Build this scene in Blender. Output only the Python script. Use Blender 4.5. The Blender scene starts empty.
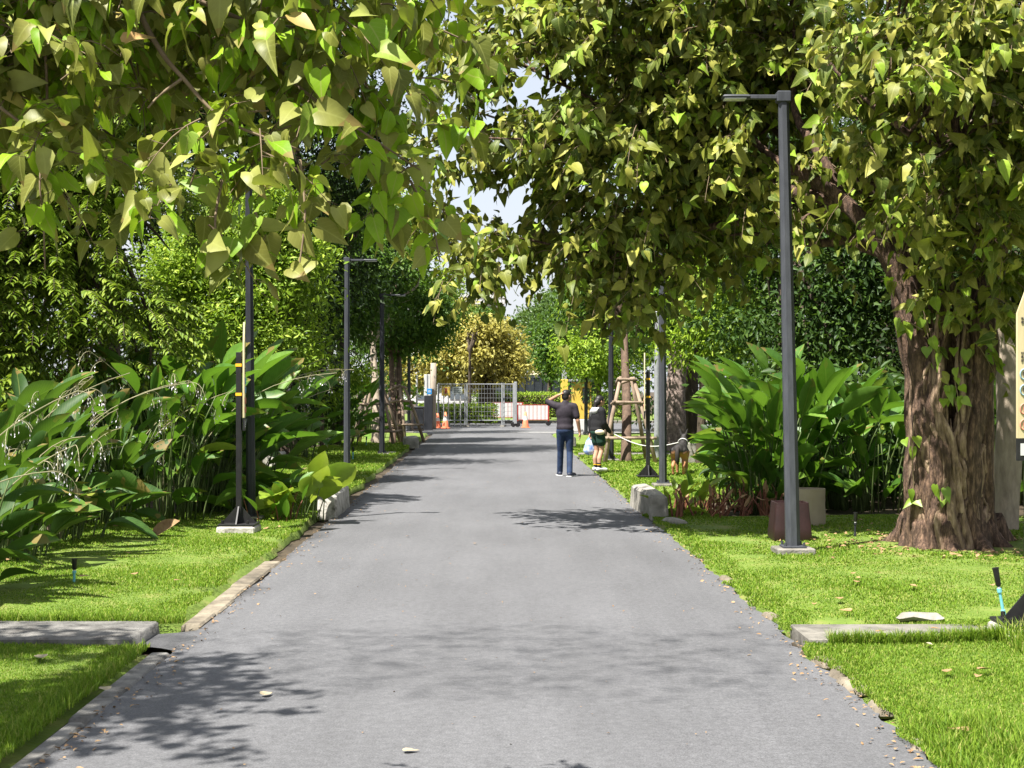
import bpy, math, random
import numpy as np
from mathutils import Vector

random.seed(7)
RNG = np.random.default_rng(11)
R = math.radians
SC = bpy.context.scene
COL = SC.collection
F, HX, HY, EYE = 1500.0, 512.0, 390.0, 1.70

# ------------------------------------------------------------------ camera, sky, sun, exposure
cam = bpy.data.cameras.new('camera')
cam.sensor_width = 36.0
cam.lens = F / 1024 * 36.0
cam.shift_y = 6.0 / 1024
cam.clip_end = 3000
camo = bpy.data.objects.new('camera', cam)
COL.objects.link(camo)
camo.location = (0, 0, EYE)
camo.rotation_euler = (R(90), 0, 0)
SC.camera = camo

SUN_EL, SUN_AZ = 61.0, 227.0          # azimuth clockwise from +Y (the way the camera looks)
tosun = Vector((math.sin(R(SUN_AZ)) * math.cos(R(SUN_EL)), math.cos(R(SUN_AZ)) * math.cos(R(SUN_EL)), math.sin(R(SUN_EL))))
world = bpy.data.worlds.new('World')
SC.world = world
world.use_nodes = True
wt = world.node_tree
sky = wt.nodes.new('ShaderNodeTexSky')
sky.sky_type = 'NISHITA'
sky.sun_disc = False
sky.sun_elevation = R(SUN_EL)
sky.sun_rotation = R(SUN_AZ)
sky.air_density = 1.0
sky.dust_density = 1.2
sky.ozone_density = 1.0
# thin bright cloud over the blue
wtc = wt.nodes.new('ShaderNodeTexCoord')
wn = wt.nodes.new('ShaderNodeTexNoise')
wn.inputs['Scale'].default_value = 3.0
wn.inputs['Detail'].default_value = 6
wr = wt.nodes.new('ShaderNodeMapRange')
wr.inputs[1].default_value, wr.inputs[2].default_value, wr.inputs[3].default_value, wr.inputs[4].default_value = .3, .62, .6, .97
wm = wt.nodes.new('ShaderNodeMix')
wm.data_type = 'RGBA'
wt.links.new(wtc.outputs['Generated'], wn.inputs[0])
wt.links.new(wn.outputs[0], wr.inputs[0])
wt.links.new(wr.outputs[0], wm.inputs[0])
wt.links.new(sky.outputs[0], wm.inputs[6])
wm.inputs[7].default_value = (3.5, 3.6, 3.85, 1)
wt.links.new(wm.outputs[2], wt.nodes['Background'].inputs[0])
wt.nodes['Background'].inputs[1].default_value = 0.085
sl = bpy.data.lights.new('sun', 'SUN')
sl.energy = 5.0
sl.angle = R(0.55)
sl.color = (1.0, 0.955, 0.88)
slo = bpy.data.objects.new('sun', sl)
COL.objects.link(slo)
slo.rotation_euler = tosun.to_track_quat('Z', 'Y').to_euler()
slo.location = (0, 0, 30)
SC.view_settings.view_transform = 'Standard'
SC.view_settings.look = 'None'
SC.view_settings.gamma = 1
SC.view_settings.use_curve_mapping = False
SC.view_settings.exposure = 1.5
SC.cycles.max_bounces = 6
SC.cycles.diffuse_bounces = 3
SC.cycles.transmission_bounces = 4
SC.cycles.transparent_max_bounces = 4


# ------------------------------------------------------------------ helpers
def G(px, py, z=0.0):
    Y = F * (EYE - z) / (py - HY)
    return np.array([(px - HX) / F * Y, Y, z])


def P(px, py, Y):
    return np.array([(px - HX) / F * Y, Y, EYE + (HY - py) / F * Y])


def nrm(a):
    a = np.asarray(a, float)
    l = np.linalg.norm(a, axis=-1, keepdims=True)
    return a / np.maximum(l, 1e-9)


def vnoise(p, seed=0):
    """smooth pseudo noise in about -1..1 from sums of rotated sines"""
    rs = np.random.default_rng(1000 + seed)
    p = np.asarray(p, float)
    out = np.zeros(p.shape[:-1])
    for i in range(7):
        k = rs.normal(size=p.shape[-1])
        k = k / np.linalg.norm(k) * rs.uniform(0.6, 1.9)
        out += np.sin(p @ k * 2.2 + rs.uniform(0, 6.28))
    return out / 3.2


class MB:
    def __init__(self):
        self.v, self.f, self.n, self.luv = [], [], 0, []

    def add(self, V, FF):
        V = np.asarray(V, float).reshape(-1, 3)
        if isinstance(FF, np.ndarray):
            self.f.append(FF.astype(np.int64) + self.n)
        else:
            by = {}
            for q in FF:
                by.setdefault(len(q), []).append(q)
            for q in by.values():
                self.f.append(np.array(q, np.int64) + self.n)
        self.v.append(V)
        self.n += len(V)
        return self

    def box(self, c, s, rz=0.0, taper=1.0, bev=0.0):
        x, y, z = [q / 2 for q in s]
        b = min(bev, x * .9, y * .9, z * .9)
        def ring(xx, yy, zz):
            if b <= 0:
                return [(-xx, -yy, zz), (xx, -yy, zz), (xx, yy, zz), (-xx, yy, zz)]
            return [(-xx + b, -yy, zz), (xx - b, -yy, zz), (xx, -yy + b, zz), (xx, yy - b, zz), (xx - b, yy, zz), (-xx + b, yy, zz), (-xx, yy - b, zz), (-xx, -yy + b, zz)]
        t = taper
        if b <= 0:
            V = np.array(ring(x, y, -z) + ring(x * t, y * t, z))
        else:
            V = np.array([(p[0] * (x - b) / x, p[1] * (y - b) / y, p[2]) for p in ring(x, y, -z)] + ring(x, y, -z + b) + ring(x * t, y * t, z - b) +
                         [(p[0] * (x - b) / x, p[1] * (y - b) / y, p[2]) for p in ring(x * t, y * t, z)])
        n = 4 if b <= 0 else 8
        rows = len(V) // n
        FF = [tuple(range(n))[::-1], tuple(range((rows - 1) * n, rows * n))]
        for r in range(rows - 1):
            for i in range(n):
                j = (i + 1) % n
                FF.append((r * n + i, r * n + j, r * n + n + j, r * n + n + i))
        ca, sa = math.cos(rz), math.sin(rz)
        W = np.stack([V[:, 0] * ca - V[:, 1] * sa, V[:, 0] * sa + V[:, 1] * ca, V[:, 2]], 1) + np.array(c)
        return self.add(W, FF)

    def tube(self, path, rad, sides=8, cap=True, jit=0.0, sq=None):
        path = np.asarray(path, float)
        n = len(path)
        rad = np.broadcast_to(np.asarray(rad, float), (n,))
        T = np.gradient(path, axis=0)
        T = nrm(T)
        u = np.cross(T[0], [0.0, 1.0, 0.0])
        if np.linalg.norm(u) < 1e-3:
            u = np.cross(T[0], [1.0, 0, 0])
        u = nrm(u)
        V = []
        a = np.linspace(0, 2 * math.pi, sides, endpoint=False) + (math.pi / sides if sq else 0)
        ph = RNG.uniform(-1, 1, (sides,)) * jit
        for i in range(n):
            u = nrm(u - T[i] * np.dot(u, T[i]))
            w = np.cross(T[i], u)
            rr = rad[i] * (1 + ph + RNG.uniform(-1, 1, (sides,)) * jit * .5)
            V.append(path[i] + (np.cos(a) * rr)[:, None] * u + (np.sin(a) * rr)[:, None] * w)
        V = np.concatenate(V)
        i, k = np.meshgrid(np.arange(n - 1), np.arange(sides), indexing='ij')
        k2 = (k + 1) % sides
        q = np.stack([i * sides + k, i * sides + k2, (i + 1) * sides + k2, (i + 1) * sides + k], -1).reshape(-1, 4)
        self.add(V, q)
        if cap:
            self.f.append(np.array([list(range(sides))[::-1]], np.int64) + self.n - len(V))
            self.f.append(np.array([list(range((n - 1) * sides, n * sides))], np.int64) + self.n - len(V))
        return self

    def ell(self, c, r, seg=14, rings=9, rot=None):
        V = [(0, 0, -1)]
        for i in range(1, rings):
            th = math.pi * i / rings
            for k in range(seg):
                V.append((math.sin(th) * math.cos(2 * math.pi * k / seg), math.sin(th) * math.sin(2 * math.pi * k / seg), -math.cos(th)))
        V.append((0, 0, 1))
        V = np.array(V) * np.array(r)
        if rot is not None:
            V = V @ np.array(rot).T
        FF = []
        for k in range(seg):
            FF.append((0, 1 + (k + 1) % seg, 1 + k))
            FF.append((len(V) - 1, 1 + (rings - 2) * seg + k, 1 + (rings - 2) * seg + (k + 1) % seg))
        for i in range(rings - 2):
            for k in range(seg):
                a, b = 1 + i * seg + k, 1 + i * seg + (k + 1) % seg
                FF.append((a, b, b + seg, a + seg))
        return self.add(V + np.array(c), FF)

    def cap(self, p0, p1, r0, r1, sides=10):
        p0, p1 = np.array(p0, float), np.array(p1, float)
        d = nrm(p1 - p0)
        pts = [p0 - d * r0 * .98, p0 - d * r0 * .7, p0, p1, p1 + d * r1 * .7, p1 + d * r1 * .98]
        return self.tube(pts, [r0 * .2, r0 * .71, r0, r1, r1 * .71, r1 * .2], sides)

    def lathe(self, c, prof, sides=24):
        a = np.linspace(0, 2 * math.pi, sides, endpoint=False)
        V = np.concatenate([np.stack([np.cos(a) * r, np.sin(a) * r, np.full(sides, z)], 1) for r, z in prof]) + np.array(c)
        n = len(prof)
        i, k = np.meshgrid(np.arange(n - 1), np.arange(sides), indexing='ij')
        k2 = (k + 1) % sides
        return self.add(V, np.stack([i * sides + k, i * sides + k2, (i + 1) * sides + k2, (i + 1) * sides + k], -1).reshape(-1, 4))

    def prism(self, poly, y0, y1):
        """outline in x,z extruded along y"""
        n = len(poly)
        V = [(x, y0, z) for x, z in poly] + [(x, y1, z) for x, z in poly]
        FF = [tuple(range(n)), tuple(range(n, 2 * n))[::-1]] + [(i, i + n, (i + 1) % n + n, (i + 1) % n) for i in range(n)]
        return self.add(V, FF)

    def mesh(self, name, origin=(0, 0, 0), smooth=False):
        me = bpy.data.meshes.new(name)
        V = np.concatenate(self.v) - np.array(origin, float)
        tot = sum(f.size for f in self.f)
        nf = sum(len(f) for f in self.f)
        me.vertices.add(len(V))
        me.vertices.foreach_set('co', V.astype(np.float32).ravel())
        me.loops.add(tot)
        me.loops.foreach_set('vertex_index', np.concatenate([f.ravel() for f in self.f]).astype(np.int32))
        cnt = np.concatenate([np.full(len(f), f.shape[1]) for f in self.f])
        st = np.concatenate([[0], np.cumsum(cnt)[:-1]])
        me.polygons.add(nf)
        me.polygons.foreach_set('loop_start', st.astype(np.int32))
        if smooth:
            me.polygons.foreach_set('use_smooth', np.ones(nf, bool))
        if self.luv:
            A = np.zeros((len(V), 2), np.float32)
            for st_, arr in self.luv: A[st_:st_ + len(arr)] = arr
            at_ = me.attributes.new('leafuv', 'FLOAT2', 'POINT')
            at_.data.foreach_set('vector', A.ravel())
        me.update(calc_edges=True)
        if not smooth and not self.luv and nf < 40000:
            me.set_sharp_from_angle(angle=R(38))
        return me

    def build(self, name, mat, parent=None, origin=None, smooth=False):
        org = origin if origin is not None else (parent['_o'] if parent is not None and '_o' in parent else (0, 0, 0))
        org = tuple(org)
        o = bpy.data.objects.new(name, self.mesh(name, org, smooth))
        COL.objects.link(o)
        if mat:
            o.data.materials.append(mat)
        if parent is not None:
            o.parent = parent
            o['_o'] = org
            if parent.type == 'MESH':      # sub-part: same local frame as its part
                pass
        else:
            o.location = org
        return o


def tag(o, label=None, cat=None, group=None, kind=None):
    if label: o['label'] = label
    if cat: o['category'] = cat
    if group: o['group'] = group
    if kind: o['kind'] = kind
    return o


def thing(name, label, cat, loc, group=None, rz=0.0):
    o = bpy.data.objects.new(name, None)
    o.empty_display_size = .2
    COL.objects.link(o)
    o.location = tuple(loc)
    o.rotation_euler = (0, 0, rz)
    o['_o'] = tuple(float(q) for q in loc)
    return tag(o, label, cat, group)


def copy_tree(o, parent=None):
    c = o.copy()
    COL.objects.link(c)
    if parent is not None: c.parent = parent
    for ch in o.children: copy_tree(ch, c)
    return c


def catmull(pts, n=8):
    pts = np.asarray(pts, float)
    p = np.vstack([2 * pts[0] - pts[1], pts, 2 * pts[-1] - pts[-2]])
    out = []
    for i in range(1, len(p) - 2):
        for t in np.linspace(0, 1, n, endpoint=False):
            out.append(.5 * ((2 * p[i]) + (-p[i - 1] + p[i + 1]) * t + (2 * p[i - 1] - 5 * p[i] + 4 * p[i + 1] - p[i + 2]) * t * t + (-p[i - 1] + 3 * p[i] - 3 * p[i + 1] + p[i + 2]) * t ** 3))
    out.append(pts[-1])
    return np.array(out)


# ------------------------------------------------------------------ materials
def _nt(name):
    m = bpy.data.materials.new(name)
    m.use_nodes = True
    nt = m.node_tree
    return m, nt, nt.nodes, nt.links, nt.nodes['Principled BSDF']


def mat(name, c, rough=.6, c2=None, scale=8.0, bump=0.0, bscale=None, metal=0.0, stretch=None, spec=.4, c3=None, detail=6):
    m, nt, N, L, b = _nt(name)
    b.inputs['Roughness'].default_value = rough
    b.inputs['Metallic'].default_value = metal
    b.inputs['Specular IOR Level'].default_value = spec
    b.inputs['Base Color'].default_value = (*c, 1)
    tc = N.new('ShaderNodeTexCoord')
    mp = N.new('ShaderNodeMapping')
    L.new(tc.outputs['Object'], mp.inputs[0])
    if stretch: mp.inputs['Scale'].default_value = stretch
    if c2 is not None:
        nz = N.new('ShaderNodeTexNoise')
        nz.inputs['Scale'].default_value = scale
        nz.inputs['Detail'].default_value = detail
        nz.inputs['Roughness'].default_value = .65
        L.new(mp.outputs[0], nz.inputs[0])
        rp = N.new('ShaderNodeValToRGB')
        rp.color_ramp.elements[0].position = .32
        rp.color_ramp.elements[0].color = (*c, 1)
        rp.color_ramp.elements[1].position = .68
        rp.color_ramp.elements[1].color = (*c2, 1)
        if c3 is not None:
            e = rp.color_ramp.elements.new(.5)
            e.color = (*c3, 1)
        L.new(nz.outputs[0], rp.inputs[0])
        L.new(rp.outputs[0], b.inputs['Base Color'])
    if bump > 0:
        nb = N.new('ShaderNodeTexNoise')
        nb.inputs['Scale'].default_value = bscale or scale * 3
        nb.inputs['Detail'].default_value = 5
        L.new(mp.outputs[0], nb.inputs[0])
        bp = N.new('ShaderNodeBump')
        bp.inputs['Strength'].default_value = bump
        bp.inputs['Distance'].default_value = .02
        L.new(nb.outputs[0], bp.inputs['Height'])
        L.new(bp.outputs[0], b.inputs['Normal'])
    return m


def leafmat(name, stops, trans=(.3, .42, .04), tf=.35, rough=.42, spec=.45, vein=0.0, nside=7.0, tip=0.0):
    """stops: list of (pos, colour) over a per-leaf random value"""
    m, nt, N, L, b = _nt(name)
    g = N.new('ShaderNodeNewGeometry')
    rp = N.new('ShaderNodeValToRGB')
    els = rp.color_ramp.elements
    els[0].position, els[0].color = stops[0][0], (*stops[0][1], 1)
    els[1].position, els[1].color = stops[-1][0], (*stops[-1][1], 1)
    for p_, c_ in stops[1:-1]:
        e = els.new(p_)
        e.color = (*c_, 1)
    L.new(g.outputs['Random Per Island'], rp.inputs[0])
    # slight mottling inside the leaf
    tc = N.new('ShaderNodeTexCoord')
    nz = N.new('ShaderNodeTexNoise')
    nz.inputs['Scale'].default_value = 14
    nz.inputs['Detail'].default_value = 3
    L.new(tc.outputs['Object'], nz.inputs[0])
    hsv = N.new('ShaderNodeHueSaturation')
    mr = N.new('ShaderNodeMapRange')
    mr.inputs[1].default_value = .3
    mr.inputs[2].default_value = .7
    mr.inputs[3].default_value = .8
    mr.inputs[4].default_value = 1.2
    L.new(nz.outputs[0], mr.inputs[0])
    L.new(mr.outputs[0], hsv.inputs['Value'])
    L.new(rp.outputs[0], hsv.inputs['Color'])
    colour = hsv.outputs[0]
    if vein > 0:
        def math_(op, a, b_=None, c_=None):
            q = N.new('ShaderNodeMath')
            q.operation = op
            for i_, v_ in enumerate((a, b_, c_)):
                if v_ is None: continue
                if isinstance(v_, (int, float)): q.inputs[i_].default_value = v_
                else: L.new(v_, q.inputs[i_])
            return q.outputs[0]
        at_ = N.new('ShaderNodeAttribute')
        at_.attribute_name = 'leafuv'
        sx_ = N.new('ShaderNodeSeparateXYZ')
        L.new(at_.outputs['Vector'], sx_.inputs[0])
        ax = math_('ABSOLUTE', sx_.outputs[0])
        mid_ = math_('LESS_THAN', ax, .028)
        fr_ = math_('FRACT', math_('MULTIPLY', math_('SUBTRACT', sx_.outputs[1], math_('MULTIPLY', ax, .75)), nside))
        sd_ = math_('MULTIPLY', math_('LESS_THAN', fr_, .13), .45)
        vm = math_('MULTIPLY', math_('MAXIMUM', mid_, sd_), vein)
        mv = N.new('ShaderNodeMix')
        mv.data_type = 'RGBA'
        L.new(vm, mv.inputs[0])
        L.new(colour, mv.inputs[6])
        mv.inputs[7].default_value = (.34, .36, .10, 1)
        colour = mv.outputs[2]
        if tip > 0:      # browned tips and margins on some leaves
            n2 = N.new('ShaderNodeTexNoise')
            n2.inputs['Scale'].default_value = 5
            L.new(tc.outputs['Object'], n2.inputs[0])
            tm = math_('GREATER_THAN', math_('ADD', math_('MULTIPLY', sx_.outputs[1], .45), math_('MULTIPLY', n2.outputs[0], 1.0)), 1.02 - tip)
            mt = N.new('ShaderNodeMix')
            mt.data_type = 'RGBA'
            L.new(math_('MULTIPLY', tm, .8), mt.inputs[0])
            L.new(colour, mt.inputs[6])
            mt.inputs[7].default_value = (.22, .15, .05, 1)
            colour = mt.outputs[2]
    L.new(colour, b.inputs['Base Color'])
    b.inputs['Roughness'].default_value = rough
    b.inputs['Specular IOR Level'].default_value = spec
    tr = N.new('ShaderNodeBsdfTranslucent')
    mx0 = N.new('ShaderNodeMix')
    mx0.data_type = 'RGBA'
    mx0.inputs[0].default_value = .5
    L.new(rp.outputs[0], mx0.inputs[6])
    mx0.inputs[7].default_value = (*trans, 1)
    L.new(mx0.outputs[2], tr.inputs[0])
    mx = N.new('ShaderNodeMixShader')
    mx.inputs[0].default_value = tf
    L.new(b.outputs[0], mx.inputs[1])
    L.new(tr.outputs[0], mx.inputs[2])
    L.new(mx.outputs[0], N['Material Output'].inputs[0])
    return m


M = {}
M['soil'] = mat('soil', (.035, .026, .016), .9, (.075, .055, .032), 3, .6, 20)
M['lawn'] = mat('lawn_ground', (.08, .13, .014), .9, (.18, .19, .05), 2.2, .6, 40, c3=(.115, .175, .022))
M['concrete'] = mat('concrete', (.085, .08, .068), .88, (.24, .225, .195), 5, .45, 40, c3=(.17, .16, .138))
M['concrete_dark'] = mat('concrete_dark', (.06, .055, .05), .85, (.25, .24, .22), 4, .4, 40, c3=(.16, .155, .145))
M['kerb'] = mat('kerb_concrete', (.06, .052, .04), .9, (.27, .235, .175), 3.2, .6, 30, c3=(.16, .135, .1))
M['stone'] = mat('mossy_stone', (.07, .065, .05), .85, (.5, .48, .43), 7, .5, 30, c3=(.36, .34, .3))
M['pole'] = mat('pole_grey_paint', (.032, .035, .043), .55, (.056, .06, .07), 18, .05, 60, stretch=(1, 1, .2))
M['pole_dark'] = mat('pole_dark_paint', (.013, .0145, .019), .5, (.026, .028, .034), 15, .05, 60, stretch=(1, 1, .2))
M['black'] = mat('black_metal', (.008, .008, .009), .45, (.018, .017, .018), 15)
M['lens'] = mat('lamp_diffuser', (.55, .56, .55), .3)
M['cream'] = mat('cream_board', (.48, .41, .23), .5, (.56, .48, .29), 3, stretch=(6, 6, 1))
M['yellowband'] = mat('yellow_band', (.75, .42, .02), .5)
M['ink'] = mat('printed_ink', (.05, .045, .035), .6)
M['blueink'] = mat('printed_blue', (.22, .36, .44), .6)
M['redink'] = mat('printed_red', (.50, .20, .14), .6)
M['white'] = mat('white_paint', (.52, .52, .50), .5, (.6, .6, .58), 6)
M['galv'] = mat('galvanised_steel', (.26, .275, .29), .5, (.36, .375, .39), 12, metal=.3)
M['wood'] = mat('weathered_prop_wood', (.14, .10, .07), .85, (.34, .26, .19), 6, .5, 25, stretch=(1, 1, .25))
M['woodgrey'] = mat('grey_post_wood', (.23, .19, .15), .8, (.36, .31, .25), 6, .4, 25, stretch=(1, 1, .2))
M['bark_fig'] = mat('fig_bark', (.028, .016, .011), .9, (.24, .15, .098), 9, 1.0, 34, stretch=(3.2, 3.2, .8), c3=(.08, .048, .032), detail=10)
M['bark_root'] = mat('fig_root_bark', (.06, .038, .026), .9, (.40, .29, .195), 7, 1.0, 30, stretch=(2.5, 2.5, .7), c3=(.21, .14, .092), detail=10)
M['bark_dark'] = mat('dark_bark', (.035, .026, .018), .9, (.10, .075, .05), 6, .7, 25, stretch=(2, 2, .5))
M['bark_brown'] = mat('brown_bark', (.06, .038, .025), .85, (.14, .092, .062), 7, .6, 25, stretch=(2, 2, .6))
M['bark_pale'] = mat('pale_bark', (.2, .16, .12), .85, (.36, .30, .23), 7, .6, 25, stretch=(2, 2, .6))
M['bark_rough'] = mat('rough_plated_bark', (.05, .035, .03), .9, (.36, .28, .24), 9, 1.0, 14, stretch=(1.5, 1.5, 1.1))
M['twig'] = mat('twig', (.13, .09, .05), .8, (.22, .165, .10), 10)
M['stem_green'] = mat('green_stem', (.05, .09, .02), .55, (.10, .13, .04), 8)
M['stem_dry'] = mat('reddish_dry_stem', (.10, .03, .02), .7, (.24, .10, .05), 8)
M['stalk'] = mat('flower_stalk', (.22, .22, .11), .6, (.30, .26, .16), 8)
M['petal'] = mat('white_petal', (.62, .60, .62), .6, (.7, .68, .72), 20)
M['pot_beige'] = mat('beige_glaze', (.34, .28, .19), .5, (.42, .35, .25), 4, .1, 40)
M['pot_red'] = mat('oxblood_glaze', (.016, .006, .006), .5, (.026, .009, .009), 5, .1, 40)
M['teal'] = mat('teal_plastic', (.12, .42, .48), .5, (.2, .52, .56), 10)
M['orange'] = mat('orange_plastic', (.62, .15, .07), .6, (.7, .22, .11), 5)
M['red'] = mat('red_paint', (.38, .05, .04), .6)
M['yellow'] = mat('yellow_paint', (.56, .38, .05), .6, (.64, .45, .09), 3)
M['bluesign'] = mat('blue_sign', (.02, .22, .55), .45)
M['navyfence'] = mat('dark_fence_paint', (.014, .018, .026), .5, (.03, .035, .045), 5)
M['creamcap'] = mat('cream_cap', (.6, .52, .36), .6)
M['building'] = mat('pale_building', (.55, .55, .54), .7, (.66, .65, .63), 2)
M['glass'] = mat('dark_window_glass', (.10, .12, .14), .2, spec=.6)
M['skin'] = mat('skin', (.36, .19, .115), .55, (.42, .23, .14), 12)
M['skin_f'] = mat('skin_fair', (.46, .26, .17), .55, (.52, .30, .2), 12)
M['hair'] = mat('black_hair', (.008, .007, .007), .5, (.02, .017, .016), 30)
M['shirt'] = mat('dark_plum_shirt', (.014, .0105, .017), .8, (.028, .021, .031), 9, .12, 26)
M['jeans'] = mat('blue_jeans', (.006, .015, .045), .8, (.015, .036, .09), 7, .3, 22)
M['hoodie'] = mat('black_hoodie', (.005, .005, .006), .85, (.010, .010, .012), 9, .15, 26)
M['hood'] = mat('grey_hood', (.4, .4, .4), .8, (.5, .5, .5), 9)
M['shorts'] = mat('green_shorts', (.004, .026, .015), .8, (.008, .042, .024), 8)
M['shoe_w'] = mat('white_shoe', (.6, .6, .58), .6)
M['shoe_b'] = mat('navy_shoe', (.02, .026, .05), .6)
M['sock'] = mat('black_sock', (.015, .014, .014), .9)
M['bagblue'] = mat('blue_white_bag', (.6, .65, .72), .5, (.05, .16, .5), 9, detail=1)
M['pouch'] = mat('beige_pouch', (.55, .48, .36), .7)
M['leash'] = mat('pale_leash', (.55, .55, .52), .7)
M['leafdry'] = mat('dry_leaf', (.20, .11, .05), .7, (.36, .24, .12), 20)
M['leafpale'] = mat('pale_dry_leaf', (.28, .24, .15), .8, (.40, .34, .23), 20)

# foliage
M['grass'] = leafmat('grass_blades', [(0, (.07, .14, .012)), (.4, (.125, .22, .018)), (.8, (.19, .28, .026)), (1, (.34, .33, .10))], (.27, .45, .03), .36, .6, .15)
M['fig'] = leafmat('fig_leaves', [(0, (.045, .075, .010)), (.3, (.09, .12, .016)), (.62, (.19, .20, .03)), (.85, (.33, .32, .065)), (.9, (.16, .26, .02)), (1, (.24, .36, .03))], (.30, .40, .02), .17, .5, .2, vein=.4, nside=6)
M['fignear'] = leafmat('overhanging_leaves', [(0, (.09, .11, .018)), (.35, (.19, .19, .04)), (.62, (.29, .31, .08)), (.70, (.14, .27, .012)), (.985, (.26, .44, .02)), (1, (.46, .28, .12))], (.40, .54, .02), .24, .45, .2, vein=.5, nside=6, tip=.04)
M['vine'] = leafmat('bright_sprout_leaves', [(0, (.14, .26, .02)), (1, (.26, .36, .04))], (.4, .5, .04), .35)
M['big'] = leafmat('broad_leaves', [(0, (.04, .11, .016)), (.5, (.075, .175, .024)), (.9, (.13, .24, .035)), (1, (.28, .32, .05))], (.22, .44, .02), .3, .42, .3, vein=.3, nside=16, tip=.06)
M['biglight'] = leafmat('lime_broad_leaves', [(0, (.14, .24, .02)), (1, (.24, .34, .035))], (.45, .55, .04), .35, .4)
M['bigblue'] = leafmat('bluish_broad_leaves', [(0, (.025, .065, .016)), (.6, (.045, .105, .02)), (.93, (.085, .16, .025)), (1, (.30, .30, .05))], (.20, .38, .02), .26, .45, .25, vein=.3, nside=16, tip=.09)
M['pinn'] = leafmat('pinnate_leaves', [(0, (.08, .14, .014)), (.6, (.17, .25, .028)), (1, (.29, .36, .05))], (.28, .42, .02), .3, .5, .25)
M['bush'] = leafmat('bright_bush_leaves', [(0, (.10, .18, .014)), (.6, (.20, .31, .023)), (1, (.38, .48, .06))], (.32, .5, .02), .32, .5, .25)
M['mid'] = leafmat('mid_green_leaves', [(0, (.030, .075, .010)), (.6, (.06, .125, .016)), (1, (.12, .20, .026))], (.2, .36, .02), .28, .5, .25)
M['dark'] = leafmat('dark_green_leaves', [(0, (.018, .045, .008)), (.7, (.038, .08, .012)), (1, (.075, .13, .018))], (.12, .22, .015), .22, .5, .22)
M['shade_leaf'] = leafmat('shade_darkened_leaves', [(0, (.010, .022, .005)), (.8, (.02, .04, .008)), (1, (.05, .085, .014))], (.06, .11, .01), .15, .55, .15)  # canopy shade put into the leaf colour
M['gold'] = leafmat('golden_leaves', [(0, (.24, .21, .04)), (.5, (.42, .38, .09)), (1, (.55, .52, .2))], (.56, .52, .1), .42, .6, .15)
M['rain'] = leafmat('far_fine_leaves', [(0, (.05, .10, .02)), (1, (.10, .17, .035))], (.2, .3, .03), .25)


# ------------------------------------------------------------------ vectorised leaves
def T_diamond():
    V = np.array([(0, 0, 0), (.5, .42, .10), (0, 1, -.12), (-.5, .42, .10)])
    return V, np.array([(0, 1, 2), (0, 2, 3)])


def T_oval():
    V = np.array([(0, 0, 0), (0, .5, -.02), (0, 1, -.18), (.36, .2, .06), (.5, .5, .07), (.26, .82, -.02), (-.36, .2, .06), (-.5, .5, .07), (-.26, .82, -.02)])
    return V, np.array([(0, 3, 4, 1), (1, 4, 5, 2), (0, 1, 7, 6), (1, 2, 8, 7)])


def T_heart():
    mid = [(0, .07), (0, .3), (0, .6), (0, 1.14)]
    side = [(.16, -.03), (.36, .02), (.5, .22), (.43, .5), (.22, .80)]
    V = [(x, y, -.22 * y * y) for x, y in mid] + [(x, y, .22 * x - .26 * y * y) for x, y in side] + [(-x, y, .22 * x - .26 * y * y) for x, y in side]
    FF = []
    for o, fl in ((4, 0), (9, 1)):
        for q in ((0, o, o + 1, o + 2), (0, o + 2, 1, 1), (1, o + 2, o + 3, 2), (2, o + 3, o + 4, 3)):
            FF.append(q[::-1] if fl else q)
    FF = [(q if len(set(q)) == 4 else tuple(dict.fromkeys(q))) for q in FF]
    return np.array(V), FF


def T_blade(n=7, wmax=.5, bend=.35, peak=.42):
    """long broad leaf, v-folded and arched"""
    V, FF = [], []
    for i in range(n + 1):
        t = i / n
        w = wmax * (math.sin(math.pi * min(1, t ** (math.log(.5) / math.log(peak)))) ** .8) if 0 < t < 1 else 0.0
        if i == 0: w = .03
        z = -bend * t * t
        V += [(-w, t, z + .28 * w), (0, t, z), (w, t, z + .28 * w)]
    for i in range(n):
        a = i * 3
        FF += [(a, a + 1, a + 4, a + 3), (a + 1, a + 2, a + 5, a + 4)]
    return np.array(V), np.array(FF)


DIAMOND, OVAL, HEART, BLADE = T_diamond(), T_oval(), T_heart(), T_blade(bend=.10)


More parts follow.
